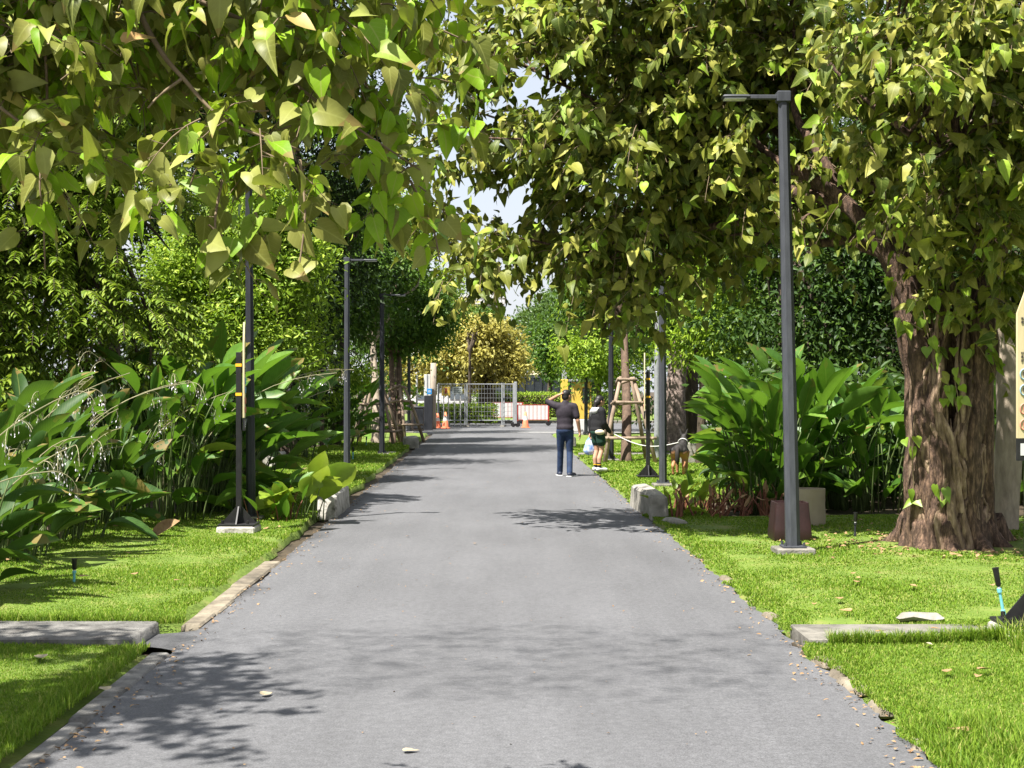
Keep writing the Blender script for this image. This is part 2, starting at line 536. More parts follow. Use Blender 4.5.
def leaves(mb, base, d, nor, L, W, tpl, bend=None, twist=0.0):
    """base (n,3), d direction, nor rough normal, L length (n,), W width (n,)"""
    V, FF = tpl
    base = np.asarray(base, float)
    n = len(base)
    if n == 0: return
    d = nrm(d)
    s = nrm(np.cross(d, nor))
    u = np.cross(s, d)
    L = np.broadcast_to(np.asarray(L, float), (n,))
    W = np.broadcast_to(np.asarray(W, float), (n,))
    zz = V[:, 2][None, :] * L[:, None]
    if twist:
        zz = zz + RNG.normal(size=n)[:, None] * twist * (V[:, 0] * (V[:, 1] - .15))[None, :] * W[:, None] * 1.6 + RNG.normal(size=n)[:, None] * twist * .35 * (V[:, 0] ** 2)[None, :] * W[:, None]
    if bend is not None:
        zz = zz - bend[:, None] * (V[:, 1] ** 2)[None, :] * L[:, None]
    X = base[:, None, :] + (V[:, 0][None, :] * W[:, None])[..., None] * s[:, None] + (V[:, 1][None, :] * L[:, None])[..., None] * d[:, None] + zz[..., None] * u[:, None]
    k = len(V)
    off = (np.arange(n) * k)
    V0 = mb.n
    mb.luv.append((V0, np.tile(V[:, :2], (n, 1)).astype(np.float32)))
    groups = {}
    if isinstance(FF, np.ndarray):
        groups[FF.shape[1]] = FF
    else:
        for q in FF: groups.setdefault(len(q), []).append(q)
    mb.v.append(X.reshape(-1, 3))
    for q in groups.values():
        q = np.asarray(q, np.int64)
        mb.f.append((off[:, None, None] + q[None]).reshape(-1, q.shape[1]) + V0)
    mb.n += n * k


def rnd(n, s=1.0):
    return RNG.normal(size=(n, 3)) * s


def lobe_points(lobes, n, shell=.55, ns=1.2, thr=-.25, seed=0):
    """points spread through the outer part of several ellipsoids, thinned by noise so gaps stay"""
    vol = np.array([r[0] * r[1] * r[2] for c, r in lobes])
    pick = RNG.choice(len(lobes), size=n * 3, p=vol / vol.sum())
    C = np.array([np.array(c) for c, r in lobes])[pick]
    Rr = np.array([np.array(r) for c, r in lobes])[pick]
    dirs = nrm(rnd(n * 3))
    rad = (shell + (1 - shell) * RNG.random(n * 3)) * (1 + .12 * vnoise(dirs * 2.5 + C, seed + 3))
    Q = C + dirs * Rr * rad[:, None]
    ok = vnoise(Q / ns, seed) > thr
    Q, dirs = Q[ok][:n], dirs[ok][:n]
    return Q, dirs


def crown(mb, lobes, nclump, nleaf, L, ratio=.45, sig=.22, tpl=DIAMOND, shell=.55, droop=.35, ns=1.2, thr=-.25, seed=0, zmin=None):
    Q, D = lobe_points(lobes, nclump, shell, ns, thr, seed)
    if zmin is not None:
        k = Q[:, 2] > zmin
        Q, D = Q[k], D[k]
    n = len(Q) * nleaf
    B = np.repeat(Q, nleaf, 0) + rnd(n, sig) * np.array([1, 1, .6])
    O = np.repeat(D, nleaf, 0)
    dr = nrm(O * .5 + rnd(n, .6) + np.array([0, 0, -droop]))
    no = nrm(O * .6 + np.array([0, 0, .8]) + rnd(n, .45))
    Ls = L * RNG.uniform(.65, 1.25, n)
    leaves(mb, B, dr, no, Ls, Ls * ratio * RNG.uniform(.85, 1.15, n), tpl)
    return Q


def limbs(mb, start, ends, r0, r1=.012, sides=6, sag=.0, wob=.18):
    start = np.asarray(start, float)
    for e in ends:
        e = np.asarray(e, float)
        m1 = start + (e - start) * .35 + np.array([0, 0, .12 * np.linalg.norm(e - start)]) + rnd(1, wob)[0] * .6
        m2 = start + (e - start) * .7 + np.array([0, 0, .08 * np.linalg.norm(e - start)]) + rnd(1, wob)[0]
        pth = catmull([start, m1, m2, e], 5)
        mb.tube(pth, np.linspace(r0, r1, len(pth)), sides, jit=.08)


def tree(name, label, base, top, r, lobes, leaf, bark, nclump, nleaf, L, ratio=.45, sig=.22, tpl=DIAMOND, shell=.5, group=None, cat='tree', nl=10, thr=-.25, ns=1.2, seed=0, droop=.35, lean=None, zmin=None, trunks=None):
    base, top = np.array(base, float), np.array(top, float)
    t = thing(name, label, cat, base, group)
    for (b_, t_, r_) in (trunks or [(base, top, r)]):
        tb = MB()
        b_, t_ = np.array(b_, float), np.array(t_, float)
        mids = [b_ + (t_ - b_) * f_ + rnd(1, .05)[0] * np.array([1, 1, 0]) * np.linalg.norm(t_ - b_) * .3 for f_ in (.33, .66)]
        pth = catmull([b_ + np.array([0, 0, -.08]), b_ + np.array([0, 0, .12]), mids[0], mids[1], t_], 6)
        rr = np.linspace(r_, r_ * .55, len(pth))
        rr[:6] *= np.linspace(1.5, 1.05, 6)
        tb.tube(pth, rr, 10, jit=.06)
        tr_ = tb.build('trunk', bark, t, smooth=True)
    cb = MB()
    Q = crown(cb, lobes, nclump, nleaf, L, ratio, sig, tpl, shell, droop, ns, thr, seed, zmin)
    lb = MB()
    ends = [c for c, rr_ in lobes] + [Q[i] for i in RNG.choice(len(Q), min(nl, len(Q)), replace=False)]
    limbs(lb, top - (top - base) * .12, ends, r * .45)
    lb.build('branches', bark, t, smooth=True)
    cb.build('crown', leaf, t)
    return t



# ================================================================== SETTING
def xl(y): return -2.03 - .0175 * y           # left edge of the asphalt
def xr(y): return 1.98 - .0085 * y            # right edge
def edge_j(y, s): return .05 * vnoise(np.stack([np.asarray(y, float) * 1.9, np.full_like(np.asarray(y, float), s)], -1), int(s)) + .03 * vnoise(np.stack([np.asarray(y, float) * 7, np.full_like(np.asarray(y, float), s)], -1), int(s) + 5)


g = MB()
xs = np.concatenate([[-900, -300, -100, -40], np.linspace(-20, 20, 21), [40, 100, 300, 900]])
ys = np.concatenate([[-300, -60, -20], np.linspace(0, 100, 41), [130, 200, 400, 1200]])
XX, YY = np.meshgrid(xs, ys, indexing='ij')
ZZ = np.full_like(XX, -.06)
nx, ny = XX.shape
idx = np.arange(nx * ny).reshape(nx, ny)
g.add(np.stack([XX, YY, ZZ], -1).reshape(-1, 3), np.stack([idx[:-1, :-1], idx[1:, :-1], idx[1:, 1:], idx[:-1, 1:]], -1).reshape(-1, 4))
tag(g.build('ground', M['soil']), kind='structure')

# asphalt
def road_material():
    m, nt, N, L, b = _nt('asphalt')
    tc = N.new('ShaderNodeTexCoord')
    def noise(scale, detail=4, st=(1, 1, 1), rough=.6):
        mp = N.new('ShaderNodeMapping')
        mp.inputs['Scale'].default_value = st
        L.new(tc.outputs['Object'], mp.inputs[0])
        n = N.new('ShaderNodeTexNoise')
        n.inputs['Scale'].default_value = scale
        n.inputs['Detail'].default_value = detail
        n.inputs['Roughness'].default_value = rough
        L.new(mp.outputs[0], n.inputs[0])
        return n.outputs[0]
    def rng(s, a, b_, c, d):
        r = N.new('ShaderNodeMapRange')
        for i, v in enumerate((a, b_, c, d)): r.inputs[i + 1].default_value = v
        L.new(s, r.inputs[0])
        return r.outputs[0]
    def mul(a, b_):
        q = N.new('ShaderNodeMath')
        q.operation = 'MULTIPLY'
        L.new(a, q.inputs[0])
        L.new(b_, q.inputs[1])
        return q.outputs[0]
    speck = rng(noise(95, 3), .3, .7, .7, 1.3)
    grit = mul(rng(noise(300, 1), .35, .65, .84, 1.16), rng(noise(22, 4), .32, .68, .86, 1.14))
    wide = rng(noise(.55, 5, (1, .45, 1)), .32, .68, .84, 1.12)
    streak = rng(noise(1.3, 4, (2.2, .12, 1)), .35, .65, .94, 1.06)
    v = mul(mul(speck, grit), mul(wide, streak))
    # dark damp stain along the left edge, with a ragged outline of its own
    sx = N.new('ShaderNodeSeparateXYZ')
    L.new(tc.outputs['Object'], sx.inputs[0])
    ad = N.new('ShaderNodeMath')
    ad.operation = 'MULTIPLY_ADD'
    L.new(noise(1.1, 5, (1, .8, 1)), ad.inputs[0])
    ad.inputs[1].default_value = -1.0
    L.new(sx.outputs[0], ad.inputs[2])
    stain = rng(ad.outputs[0], -2.82, -2.66, .55, 1.0)
    v = mul(v, stain)
    mx = N.new('ShaderNodeMix')
    mx.data_type = 'RGBA'
    mx.blend_type = 'MULTIPLY'
    mx.inputs[0].default_value = 1
    mx.inputs[6].default_value = (.107, .108, .114, 1)
    L.new(v, mx.inputs[7])
    L.new(mx.outputs[2], b.inputs['Base Color'])
    b.inputs['Roughness'].default_value = .78
    b.inputs['Specular IOR Level'].default_value = .35
    bp = N.new('ShaderNodeBump')
    bp.inputs['Strength'].default_value = .55
    bp.inputs['Distance'].default_value = .006
    L.new(noise(160, 3), bp.inputs['Height'])
    L.new(bp.outputs[0], b.inputs['Normal'])
    return m


M['asphalt'] = road_material()
rd = MB()
yy = np.concatenate([np.linspace(-6, 30, 400), np.linspace(30.3, 58, 90)])
cols = np.linspace(0, 1, 7)
jl, jr = edge_j(yy, 1) * .5, edge_j(yy, 2) * .6
jl = np.where(yy < 11.5, jl * .2, jl) - .4 * np.exp(-((yy - 10.2) / .3) ** 4)
rows = []
for c in cols:
    x = (xl(yy) + jl) * (1 - c) + (xr(yy) + jr) * c
    rows.append(np.stack([x, yy, .012 * np.sin(math.pi * c) + 0 * yy], 1))
V = np.stack(rows, 1)
n0, n1 = V.shape[:2]
idx = np.arange(n0 * n1).reshape(n0, n1)
rd.add(V.reshape(-1, 3), np.stack([idx[:-1, :-1], idx[:-1, 1:], idx[1:, 1:], idx[1:, :-1]], -1).reshape(-1, 4))
tag(rd.build('road', M['asphalt']), kind='structure')
cr = MB()
cr.box((0, 67.5, -.02), (120, 19, .05))
tag(cr.build('cross_street', M['asphalt']), kind='structure')
ln = MB()
ln.box((0, 60.0, .011), (40, .35, .004))
tag(ln.build('road_marking', M['white']), kind='structure')


# lawns -------------------------------------------------------------
def lawn(name, fa, fb, y0, y1, z, ny_, nx_=46):
    ys = np.linspace(y0, y1, ny_)
    V = []
    for k, t in enumerate(np.linspace(0, 1, nx_)):
        x = fa(ys) * (1 - t) + fb(ys) * t
        zz = z(x, ys)
        if k in (0, nx_ - 1): zz = zz * 0 - .05
        V.append(np.stack([x, ys, zz], 1))
    V = np.stack(V, 1)
    V[0, :, 2] = V[-1, :, 2] = -.05
    a, b_ = V.shape[:2]
    idx = np.arange(a * b_).reshape(a, b_)
    m_ = MB()
    m_.add(V.reshape(-1, 3), np.stack([idx[:-1, :-1], idx[:-1, 1:], idx[1:, 1:], idx[1:, :-1]], -1).reshape(-1, 4))
    return tag(m_.build(name, M['lawn'], smooth=True), kind='structure')


def zl(x, y): return .055 + .018 * vnoise(np.stack([x * .9, y * .9], -1), 21) + .04 * np.clip((xl(y) - .4 - x) / 2, 0, 1)
def zln(x, y): return .03 + .014 * vnoise(np.stack([x * 1.2, y * 1.2], -1), 22)
def zr(x, y): return .03 + .016 * vnoise(np.stack([x * .9, y * .9], -1), 23) + .05 * np.clip((x - xr(y) - .4) / 3, 0, 1)


EL = lambda y: xl(y) - .20 + edge_j(y, 4) * .8
ER = lambda y: xr(y) + .03 + edge_j(y, 6) * 1.3
WL = lambda y: np.interp(y, [0, 14.5, 16, 19, 20, 26, 28, 60], [-14, -14, -5.4, -4.9, -4.0, -4.0, -5.4, -5.4])
WR = lambda y: np.interp(y, [0, 18.4, 19.6, 23, 24.5, 60], [16, 16, 2.75, 2.75, 4.6, 7.0])
lawn('lawn', WL, EL, 10.56, 57.5, zl, 160)
lawn('lawn', WL, lambda y: xl(y) - .17 + 0 * y, 3.0, 9.85, zln, 60)
lawn('lawn', ER, WR, 3.0, 10.0, zr, 60)
lawn('lawn', ER, WR, 10.55, 57.5, zr, 160)

# kerbs: separate cast lengths --------------------------------------
def kerb_run(y0, y1, w, h, mat_, L=.9, sink=0.0):
    k = MB()
    y = y0
    while y < y1:
        e = min(y + L * RNG.uniform(.8, 1.15), y1)
        x = xl((y + e) / 2) - w / 2 + .008 + RNG.uniform(-.012, .012)
        k.box((x, (y + e) / 2, h / 2 - .05 + RNG.uniform(-.006, .006)), (w * RNG.uniform(.8, 1.1), e - y - .006, h + .1), RNG.uniform(-.01, .01) + .0175, .94, .015)
        y = e
    return tag(k.build('kerb', mat_), kind='structure')
kerb_run(5.5, 9.75, .13, .012, M['concrete_dark'], 2.6)
kerb_run(10.7, 14.8, .17, .02, M['kerb'], .7)
kb = MB()
for y_, w_ in ((7.15, .14), (8.0, .1), (8.6, .12), (9.0, .10), (9.35, .12), (11.2, .1), (12.1, .08), (13.4, .09), (15.2, .08), (20.6, .2)):
    kb.box((xr(y_) + .05, y_, .0), (w_, RNG.uniform(.18, .36), .06), RNG.uniform(-.3, .3), .85, .015)
tag(kb.build('kerb', M['kerb']), kind='structure')

# side paths ---------------------------------------------------------
pl = MB()
pl.box((-6.42, 10.22, -.005), (7.9, .74, .16), R(-.4), .995, .012)
pl.box((-11.4, 10.25, -.005), (2.0, .74, .16), 0, .995, .012)
tag(pl.build('path', M['concrete_dark']), kind='structure')
pr = MB()
x = 1.96
while x < 12:
    w = RNG.uniform(1.3, 1.7)
    pr.box((x + w / 2, 10.27 + (x - 2) * .012, -.012), (w - .008, .64, .12), .012, .995, .006)
    x += w
tag(pr.build('path', M['concrete']), kind='structure')
pl2 = MB()
pl2.box((-5.6, 38.6, .02), (5.2, .75, .16), R(1.0), 1, .01)
tag(pl2.build('path', M['concrete']), kind='structure')
pr2 = MB()
pr2.box((5.0, 38.2, .02), (6.6, .7, .14), R(-1.0), 1, .01)
tag(pr2.build('path', M['concrete']), kind='structure')

# far street surroundings ------------------------------------------
lf = MB()
lf.box((0, 77.5, .04), (120, 1.2, .15))
tag(lf.build('pavement', M['concrete']), kind='structure')
lw = MB()
lw.box((0, 90, .02), (160, 24, .1))
tag(lw.build('lawn', M['lawn']), kind='structure')

# grass blades ------------------------------------------------------
def blades(mb, fa, fb, y0, y1, z, n, xlim, h0, w0, power=1.0, excl=None):
    u = RNG.random(n)
    y = y0 + (y1 - y0) * u ** power
    a, b_ = np.maximum(fa(y), xlim[0](y)), np.minimum(fb(y), xlim[1](y))
    x = a + (b_ - a) * RNG.random(n)
    ok = b_ > a
    x, y = x[ok], y[ok]
    if excl is not None:
        k = excl(x, y)
        x, y = x[k], y[k]
    n = len(x)
    s = np.clip(y / 11, .7, 4.0)
    patch = 1 + .35 * vnoise(np.stack([x * 1.6, y * 1.6], -1), 31)
    h = h0 * RNG.uniform(.5, 1.3, n) * patch * (1 + .25 * (s - 1))
    w = w0 * RNG.uniform(.7, 1.3, n) * s
    th = RNG.uniform(0, 2 * math.pi, n)
    ln_ = RNG.uniform(.15, .9, n)
    d = np.stack([np.cos(th), np.sin(th), np.zeros(n)], 1)
    sd = np.stack([-np.sin(th), np.cos(th), np.zeros(n)], 1)
    b0 = np.stack([x, y, z(x, y) - .008], 1)
    m1 = b0 + d * (h * ln_ * .35)[:, None] + np.array([0, 0, 1]) * (h * .6)[:, None]
    tp = b0 + d * (h * ln_)[:, None] + np.array([0, 0, 1]) * (h * RNG.uniform(.75, 1.05, n))[:, None]
    hw = (w / 2)[:, None]
    V = np.stack([b0 - sd * hw, b0 + sd * hw, m1 + sd * hw * .9, m1 - sd * hw * .9, tp], 1).reshape(-1, 3)
    o = np.arange(n) * 5
    v0 = mb.n
    mb.v.append(V)
    mb.f.append(np.stack([o, o + 1, o + 2, o + 3], 1) + v0)
    mb.f.append(np.stack([o + 3, o + 2, o + 4], 1) + v0)
    mb.n += len(V)


vis_l = lambda y: -(y * .352 + .25)
vis_r = lambda y: (y * .352 + .25)
allx = (vis_l, vis_r)
gm = MB()
bare = lambda x, y: vnoise(np.stack([x * 1.3, y * 1.3], -1), 41) + .5 * vnoise(np.stack([x * 4, y * 4], -1), 42) + RNG.normal(size=len(x)) * .35 < .98
blades(gm, WL, lambda y: xl(y) - .17, 6.2, 9.85, zln, 60000, allx, .024, .0065)
blades(gm, WL, EL, 10.56, 20, zl, 110000, allx, .023, .0068, 1.2, bare)
blades(gm, WL, EL, 20, 46, zl, 50000, allx, .03, .009, 1.3)
def right_bare(x, y):
    return bare(x, y) & (np.hypot((x - 4.75) / 1.5, (y - 15.7) / .9) + RNG.normal(size=len(x)) * .25 > .8)
blades(gm, ER, WR, 6.2, 10.0, zr, 80000, allx, .024, .0065)
blades(gm, ER, WR, 10.5, 20, zr, 120000, allx, .023, .0068, 1.2, right_bare)
blades(gm, ER, WR, 20, 46, zr, 50000, allx, .03, .009, 1.3)
# longer tufts against paths and along the asphalt
blades(gm, lambda y: xr(y) + .02, lambda y: xr(y) + .5, 6.2, 7.5, zr, 5500, allx, .085, .007)
blades(gm, lambda y: 2.1 + 0 * y, WR, 9.88, 9.99, zr, 5000, allx, .085, .006)
blades(gm, lambda y: 3.2 + 0 * y, lambda y: 3.7 + 0 * y, 8.9, 9.9, zr, 2500, allx, .13, .007)
blades(gm, WL, lambda y: xl(y) - .1, 10.54, 10.68, zl, 3000, allx, .07, .006)
blades(gm, lambda y: xl(y) - .32, lambda y: xl(y) - .15, 6.2, 9.7, zln, 3500, allx, .075, .006)
tag(gm.build('grass', M['grass']), 'short broad bladed green lawn grass on both sides of the road', 'grass', kind='stuff')


# ================================================================== STREET LAMPS
def lamp(base, H, w, arm, label, mat_, lean=(0, 0), foot=True):
    base = np.array(base, float)
    t = thing('street_lamp', label, 'street lamp', base, 'slim street lamps along the road')
    top = base + np.array([lean[0], lean[1], H])
    s = 1 if arm > 0 else -1
    p = MB()
    f0 = base + np.array([0, 0, .02])
    p.tube([f0, f0 + (top - f0) * .33, f0 + (top - f0) * .66, top], [w * .62, w * .58, w * .51, w * .45], 8, sq=True)
    po = p.build('pole', mat_, t)
    pb = MB()
    pb.box(base + np.array([0, 0, .11]), (w * 1.9, w * 1.9, .02), 0, 1, .003)
    for i in (-1, 1):
        for j in (-1, 1):
            pb.lathe(base + np.array([i * w * .75, j * w * .75, .12]), [(.001, .035), (.014, .035), (.014, 0)], 6)
    pb.build('base_plate', mat_, po)
    if foot:
        fb = MB()
        fb.box(base + np.array([0, 0, .0]), (w * 3.2, w * 3.0, .2), .05, .96, .012)
        fb.build('footing', M['concrete'], t)
    a = MB()
    L = abs(arm)
    a.box(top + np.array([s * L * .32, 0, .01]), (L * .66, w * .5, w * .34), 0, 1, .006)
    a.box(top + np.array([0, 0, .01]), (w * 1.15, w * 1.1, w * .9), 0, 1, .01)
    ao = a.build('arm', mat_, t)
    h = MB()
    h.box(top + np.array([s * L * .78, 0, .012]), (L * .46, w * 1.3, .03), 0, .96, .01)
    ho = h.build('lamp_head', mat_, t)
    d = MB()
    d.box(top + np.array([s * L * .8, 0, -.012]), (L * .36, w * 1.15, .012), 0, 1, .003)
    d.build('diffuser', M['lens'], ho)
    return t


b = G(793, 557)
lamp(b, 4.68, .125, -.62, 'tallest grey street lamp, on the right before the dark red planter', M['pole'], (-.09, .05))
lamp(G(663, 489), 4.5, .115, -.66, 'grey street lamp by the red stemmed bed on the right, its top lost in leaves', M['pole'], (-.02, 0))
lamp(G(611, 463), 4.35, .115, -.52, 'dark street lamp behind the woman in the black hoodie', M['pole_dark'])
lamp(P(586, 441, 55) * np.array([1, 1, 0]), 4.5, .12, -.5, 'thin dark street lamp far off on the right beside the yellow booth', M['pole_dark'])
lamp(G(251, 524), 4.4, .10, .55, 'dark street lamp on the left just behind the black sign post, top among hanging leaves', M['pole_dark'], (-.03, 0))
lamp(G(347, 473), 4.35, .115, .62, 'grey street lamp on the left lawn in front of the propped trees', M['pole'])
lamp(G(382, 457), 4.1, .12, .6, 'dark street lamp standing right in front of the propped young trees', M['pole_dark'])
lamp(P(409, 436, 58) * np.array([1, 1, 0]), 4.0, .12, .5, 'black street lamp far off on the left behind the propped trees', M['pole_dark'])
b = P(657, 472, 36.5) * np.array([1, 1, 0])
gp = MB()
gp.tube([b, b + np.array([0, 0, 2.0]), b + np.array([.02, 0, 3.6])], [.075, .07, .065], 12)
gp.tube([b + np.array([.02, 0, 3.6]), b + np.array([.02, 0, 3.66])], [.075, .03], 12)
tag(gp.build('pole', M['galv'], origin=b), 'plain pale grey pole behind the black sign post on the right', 'pole')


# ================================================================== SIGN POSTS
def sign_post(base, label, side, face, w=.07, block=True):
    """black square post with a splayed foot; the cream plank hangs on one face"""
    base = np.array(base, float)
    t = thing('sign_post', label, 'sign post', base, 'black sign posts with cream planks')
    z0 = .13 if block else .05
    p = MB()
    p.box(base + np.array([0, 0, z0 + 1.01]), (w, w, 2.0), 0, 1, .004)
    post = p.build('post', M['black'], t)
    f = MB()
    f.box(base + np.array([0, 0, z0 + .012]), (.42, .42, .024), 0, 1, .004)
    for a in range(4):
        c, s_ = math.cos(a * math.pi / 2), math.sin(a * math.pi / 2)
        V = []
        for off in (-.008, .008):
            for rr_, zz in ((w / 2 - .003, .02), (.2, .024), (w / 2 - .003, .22)):
                V.append((c * rr_ - s_ * off, s_ * rr_ + c * off, zz))
        f.add(np.array(V) + base + np.array([0, 0, z0]), [(0, 1, 2), (5, 4, 3), (0, 3, 4, 1), (1, 4, 5, 2), (2, 5, 3, 0)])
        f.lathe(base + np.array([c * .17 - s_ * .13, s_ * .17 + c * .13, z0 + .02]), [(.001, .045), (.016, .04), (.016, 0)], 8)
    f.build('foot', M['black'], t)
    if block:
        k = MB()
        k.box(base + np.array([0, 0, .02]), (.46, .46, .22), .0, .97, .02)
        k.build('base_block', M['stone'], t)
    for zz in (1.52, 1.86):
        bn = MB()
        bn.box(base + np.array([0, 0, z0 + zz]), (w + .008, w + .008, .035))
        bn.build('band', M['yellowband'], post)
    # plank: outline in the plank's own x,z with a pointed top, thickness .02
    W_, b0, b1, tip = .26, 1.35, 2.18, 2.46
    ou = [(-W_ / 2, b0), (W_ / 2, b0), (W_ / 2, b1), (.02, tip), (-.02, tip), (-W_ / 2, b1)]
    c, s_ = math.cos(face), math.sin(face)
    def tr(m_):
        V_ = np.concatenate(m_.v)
        m_.v = [np.stack([V_[:, 0] * c - V_[:, 1] * s_, V_[:, 0] * s_ + V_[:, 1] * c, V_[:, 2]], 1) + base + np.array([0, 0, z0 - .1])]
        return m_
    off = -(w / 2 + .018)
    q = MB()
    q.prism(ou, off - .02, off)
    pk = tr(q).build('plank', M['cream'], t)
    q = MB()
    q.prism([(-W_ / 2, 1.20), (W_ / 2, 1.20), (W_ / 2, b0 - .004), (-W_ / 2, b0 - .004)], off - .022, off)
    tr(q).build('lower_panel', M['black'], t)
    fr = off - .0225
    ik, bl, rd_, wh = MB(), MB(), MB(), MB()
    def stroke(m_, x, z, sx, sz): m_.box((x, fr - .0015, z), (sx, .003, sz))
    stroke(bl, -.005, 2.31, .04, .03)
    for r_, zz in enumerate((2.145, 2.12, 1.915, 1.89, 1.865)):
        x_ = -.105
        while x_ < (.10 if r_ < 2 else .02):
            ww = RNG.uniform(.008, .018)
            stroke(ik, x_ + ww / 2, zz, ww, .015)
            x_ += ww + .006
    ik.prism([(-.07, 2.03), (-.035, 1.96), (-.01, 2.03), (-.025, 2.09)], fr - .003, fr)
    for (m_, z_, n_) in ((bl, 1.72, 3), (rd_, 1.49, 3)):
        for k_ in range(n_):
            cx = -.085 + k_ * .08
            for dz in (.055, -.05):
                a_ = np.linspace(0, 2 * math.pi, 17)
                pts = np.stack([cx + .028 * np.cos(a_), np.full(17, fr - .002), z_ + dz + .034 * np.sin(a_)], 1)
                m_.tube(pts, .0045, 4)
                stroke(m_ if m_ is rd_ else ik, cx, z_ + dz, .012, .03)
    stroke(wh, -.08, 1.275, .06, .08)
    stroke(wh, .03, 1.27, .04, .012)
    stroke(wh, .03, 1.295, .05, .010)
    stroke(wh, .03, 1.245, .045, .010)
    tr(ik).build('printed_text', M['ink'], pk)
    tr(bl).build('blue_pictogram', M['blueink'], pk)
    tr(rd_).build('red_pictogram', M['redink'], pk)
    tr(wh).build('white_label', M['white'], pk)
    return t


sign_post(G(239, 536), 'black sign post on a mossy block at the left, its cream plank edge on', 1, R(97), .062)
sign_post(G(648, 479), 'black sign post on the right lawn behind the pale stone block, with yellow bands', 1, R(264), .075, block=False)
sign_post(np.array([3.475, 10.05, 0.0]), 'black sign post at the right edge, its cream pointed plank printed with pictograms', -1, R(8), .07)


# ================================================================== PLANTERS, STONES, SPRINKLERS
def planter(base, prof, m_, name, label, soil_r, soil_z):
    t = thing('planter', label, 'planter', base)
    p = MB()
    p.lathe(base, prof, 40)
    p.build('pot', m_, t)
    s = MB()
    s.lathe(base, [(.001, soil_z + .01), (soil_r, soil_z)], 30)
    s.build('soil', M['soil'], t)
    return t


b = G(793, 545)
def sq_pot(b, w, h, mat_, label):
    t = thing('planter', label, 'planter', b)
    p = MB()
    rings = [(w * .96, 0), (w * 1.04, .05), (w * 1.0, h * .35), (w * .93, h * .7), (w * .88, h), (w * .78, h), (w * .76, h - .12)]
    V, n = [], 48
    for r_, z in rings:
        for k in range(n):
            a = 2 * math.pi * k / n
            c, s = math.cos(a), math.sin(a)
            e = (abs(c) ** 12 + abs(s) ** 12) ** (-1 / 12)
            V.append((c * e * r_ / 2, s * e * r_ / 2, z))
    FF = [(i * n + k, i * n + (k + 1) % n, (i + 1) * n + (k + 1) % n, (i + 1) * n + k) for i in range(len(rings) - 1) for k in range(n)]
    p.add(np.array(V) + b, FF)
    p.build('pot', mat_, t)
    s = MB()
    s.box(b + np.array([0, 0, h - .13]), (w * .72, w * .72, .03))
    s.build('soil', M['soil'], t)
sq_pot(G(793, 545) + np.array([0, .2, .03]), .42, .43, M['pot_red'], 'dark red square planter behind the nearest right street lamp')
planter(G(812, 531) + np.array([0, .2, .03]), [(.001, 0), (.17, 0), (.2, .03), (.205, .12), (.195, .3), (.2, .47), (.185, .47), (.175, .36)], M['pot_beige'], 'p', 'round beige planter standing behind the dark red square one', .176, .38)


def stone(c, s, rz, m_, label, name='stone_block', cat='stone block'):
    q = MB()
    q.box((0, 0, 0), s, rz, .94, .03)
    V = np.concatenate(q.v)
    # break the edges up
    import bmesh
    bm = bmesh.new()
    me = q.mesh('tmp')
    bm.from_mesh(me)
    bmesh.ops.subdivide_edges(bm, edges=bm.edges[:], cuts=3, use_grid_fill=True)
    for v in bm.verts:
        p_ = np.array([v.co.x, v.co.y, v.co.z])
        v.co += Vector(np.array([vnoise(p_ * 6 + 3, 1), vnoise(p_ * 6 + 9, 2), vnoise(p_ * 6 + 17, 3)]) * .012)
    bm.to_mesh(me)
    bm.free()
    me.name = name
    o = bpy.data.objects.new(name, me)
    COL.objects.link(o)
    me.materials.append(m_)
    o.location = c
    return tag(o, label, cat)


stone((-2.48, 20.9, .13), (.26, 1.9, .36), .02, M['stone'], 'long mossy stone block left of the road, beside the lime green leaves')
M['stone_pale'] = mat('pale_stone', (.16, .15, .125), .85, (.36, .34, .30), 5, .4, 30)
stone((1.90, 20.9, .14), (.25, 2.5, .36), .03, M['stone_pale'], 'long pale stone block right of the road, by the red stemmed bed')
stone((2.05, 18.9, .03), (.22, .5, .1), .25, M['stone_pale'], 'low flat stone in front of the long pale stone block')
stone((1.6, 44.2, .15), (.45, 1.2, .38), .1, M['stone_pale'], 'far white stone block at the right road edge beyond the man')
stone((-3.0, 44.5, .14), (.45, 1.3, .36), .1, M['stone_pale'], 'far pale stone block at the left road edge before the utility box')
stone((-5.15, 32.5, .15), (.3, 2.2, .36), .05, M['stone'], 'grey stone block among plants behind the left lawn')
stone((2.93, 10.82, .06), (.34, .12, .06), .2, M['stone_pale'], 'flat broken slab of pale concrete lying on the grass by the right path', 'broken_slab', 'rubble')
stone((4.2, 33.8, .22), (.75, .5, .6), .1, M['stone_pale'], 'low pale concrete block behind the plain grey pole', 'concrete_block', 'concrete block')
stone((6.0, 33.5, .22), (1.3, .5, .55), .0, M['stone_pale'], 'long low pale concrete wall piece behind the dog', 'concrete_block', 'concrete block')


def sprinkler(base, h, tilt, label, m_):
    base = np.array(base, float)
    t = thing('garden_sprinkler', label, 'sprinkler', base, 'sprinkler risers in the lawn')
    d = nrm(np.array([tilt, 0, 1.0]))
    a = MB()
    a.tube([base, base + d * h * .14, base + d * h * .15, base + d * h * .52], [.017, .017, .011, .011], 8)
    a.tube([base + d * h * .50, base + d * h * .58], [.018, .018], 8)
    a.build('riser', m_, t)
    c = MB()
    c.tube([base + d * h * .58, base + d * h * .62], [.012, .012], 8)
    c.build('collar', M['white'], t)
    k = MB()
    k.tube([base + d * h * .62, base + d * h * .66, base + d * h * .95, base + d * h], [.014, .02, .023, .026], 10)
    k.build('nozzle', M['black'], t)


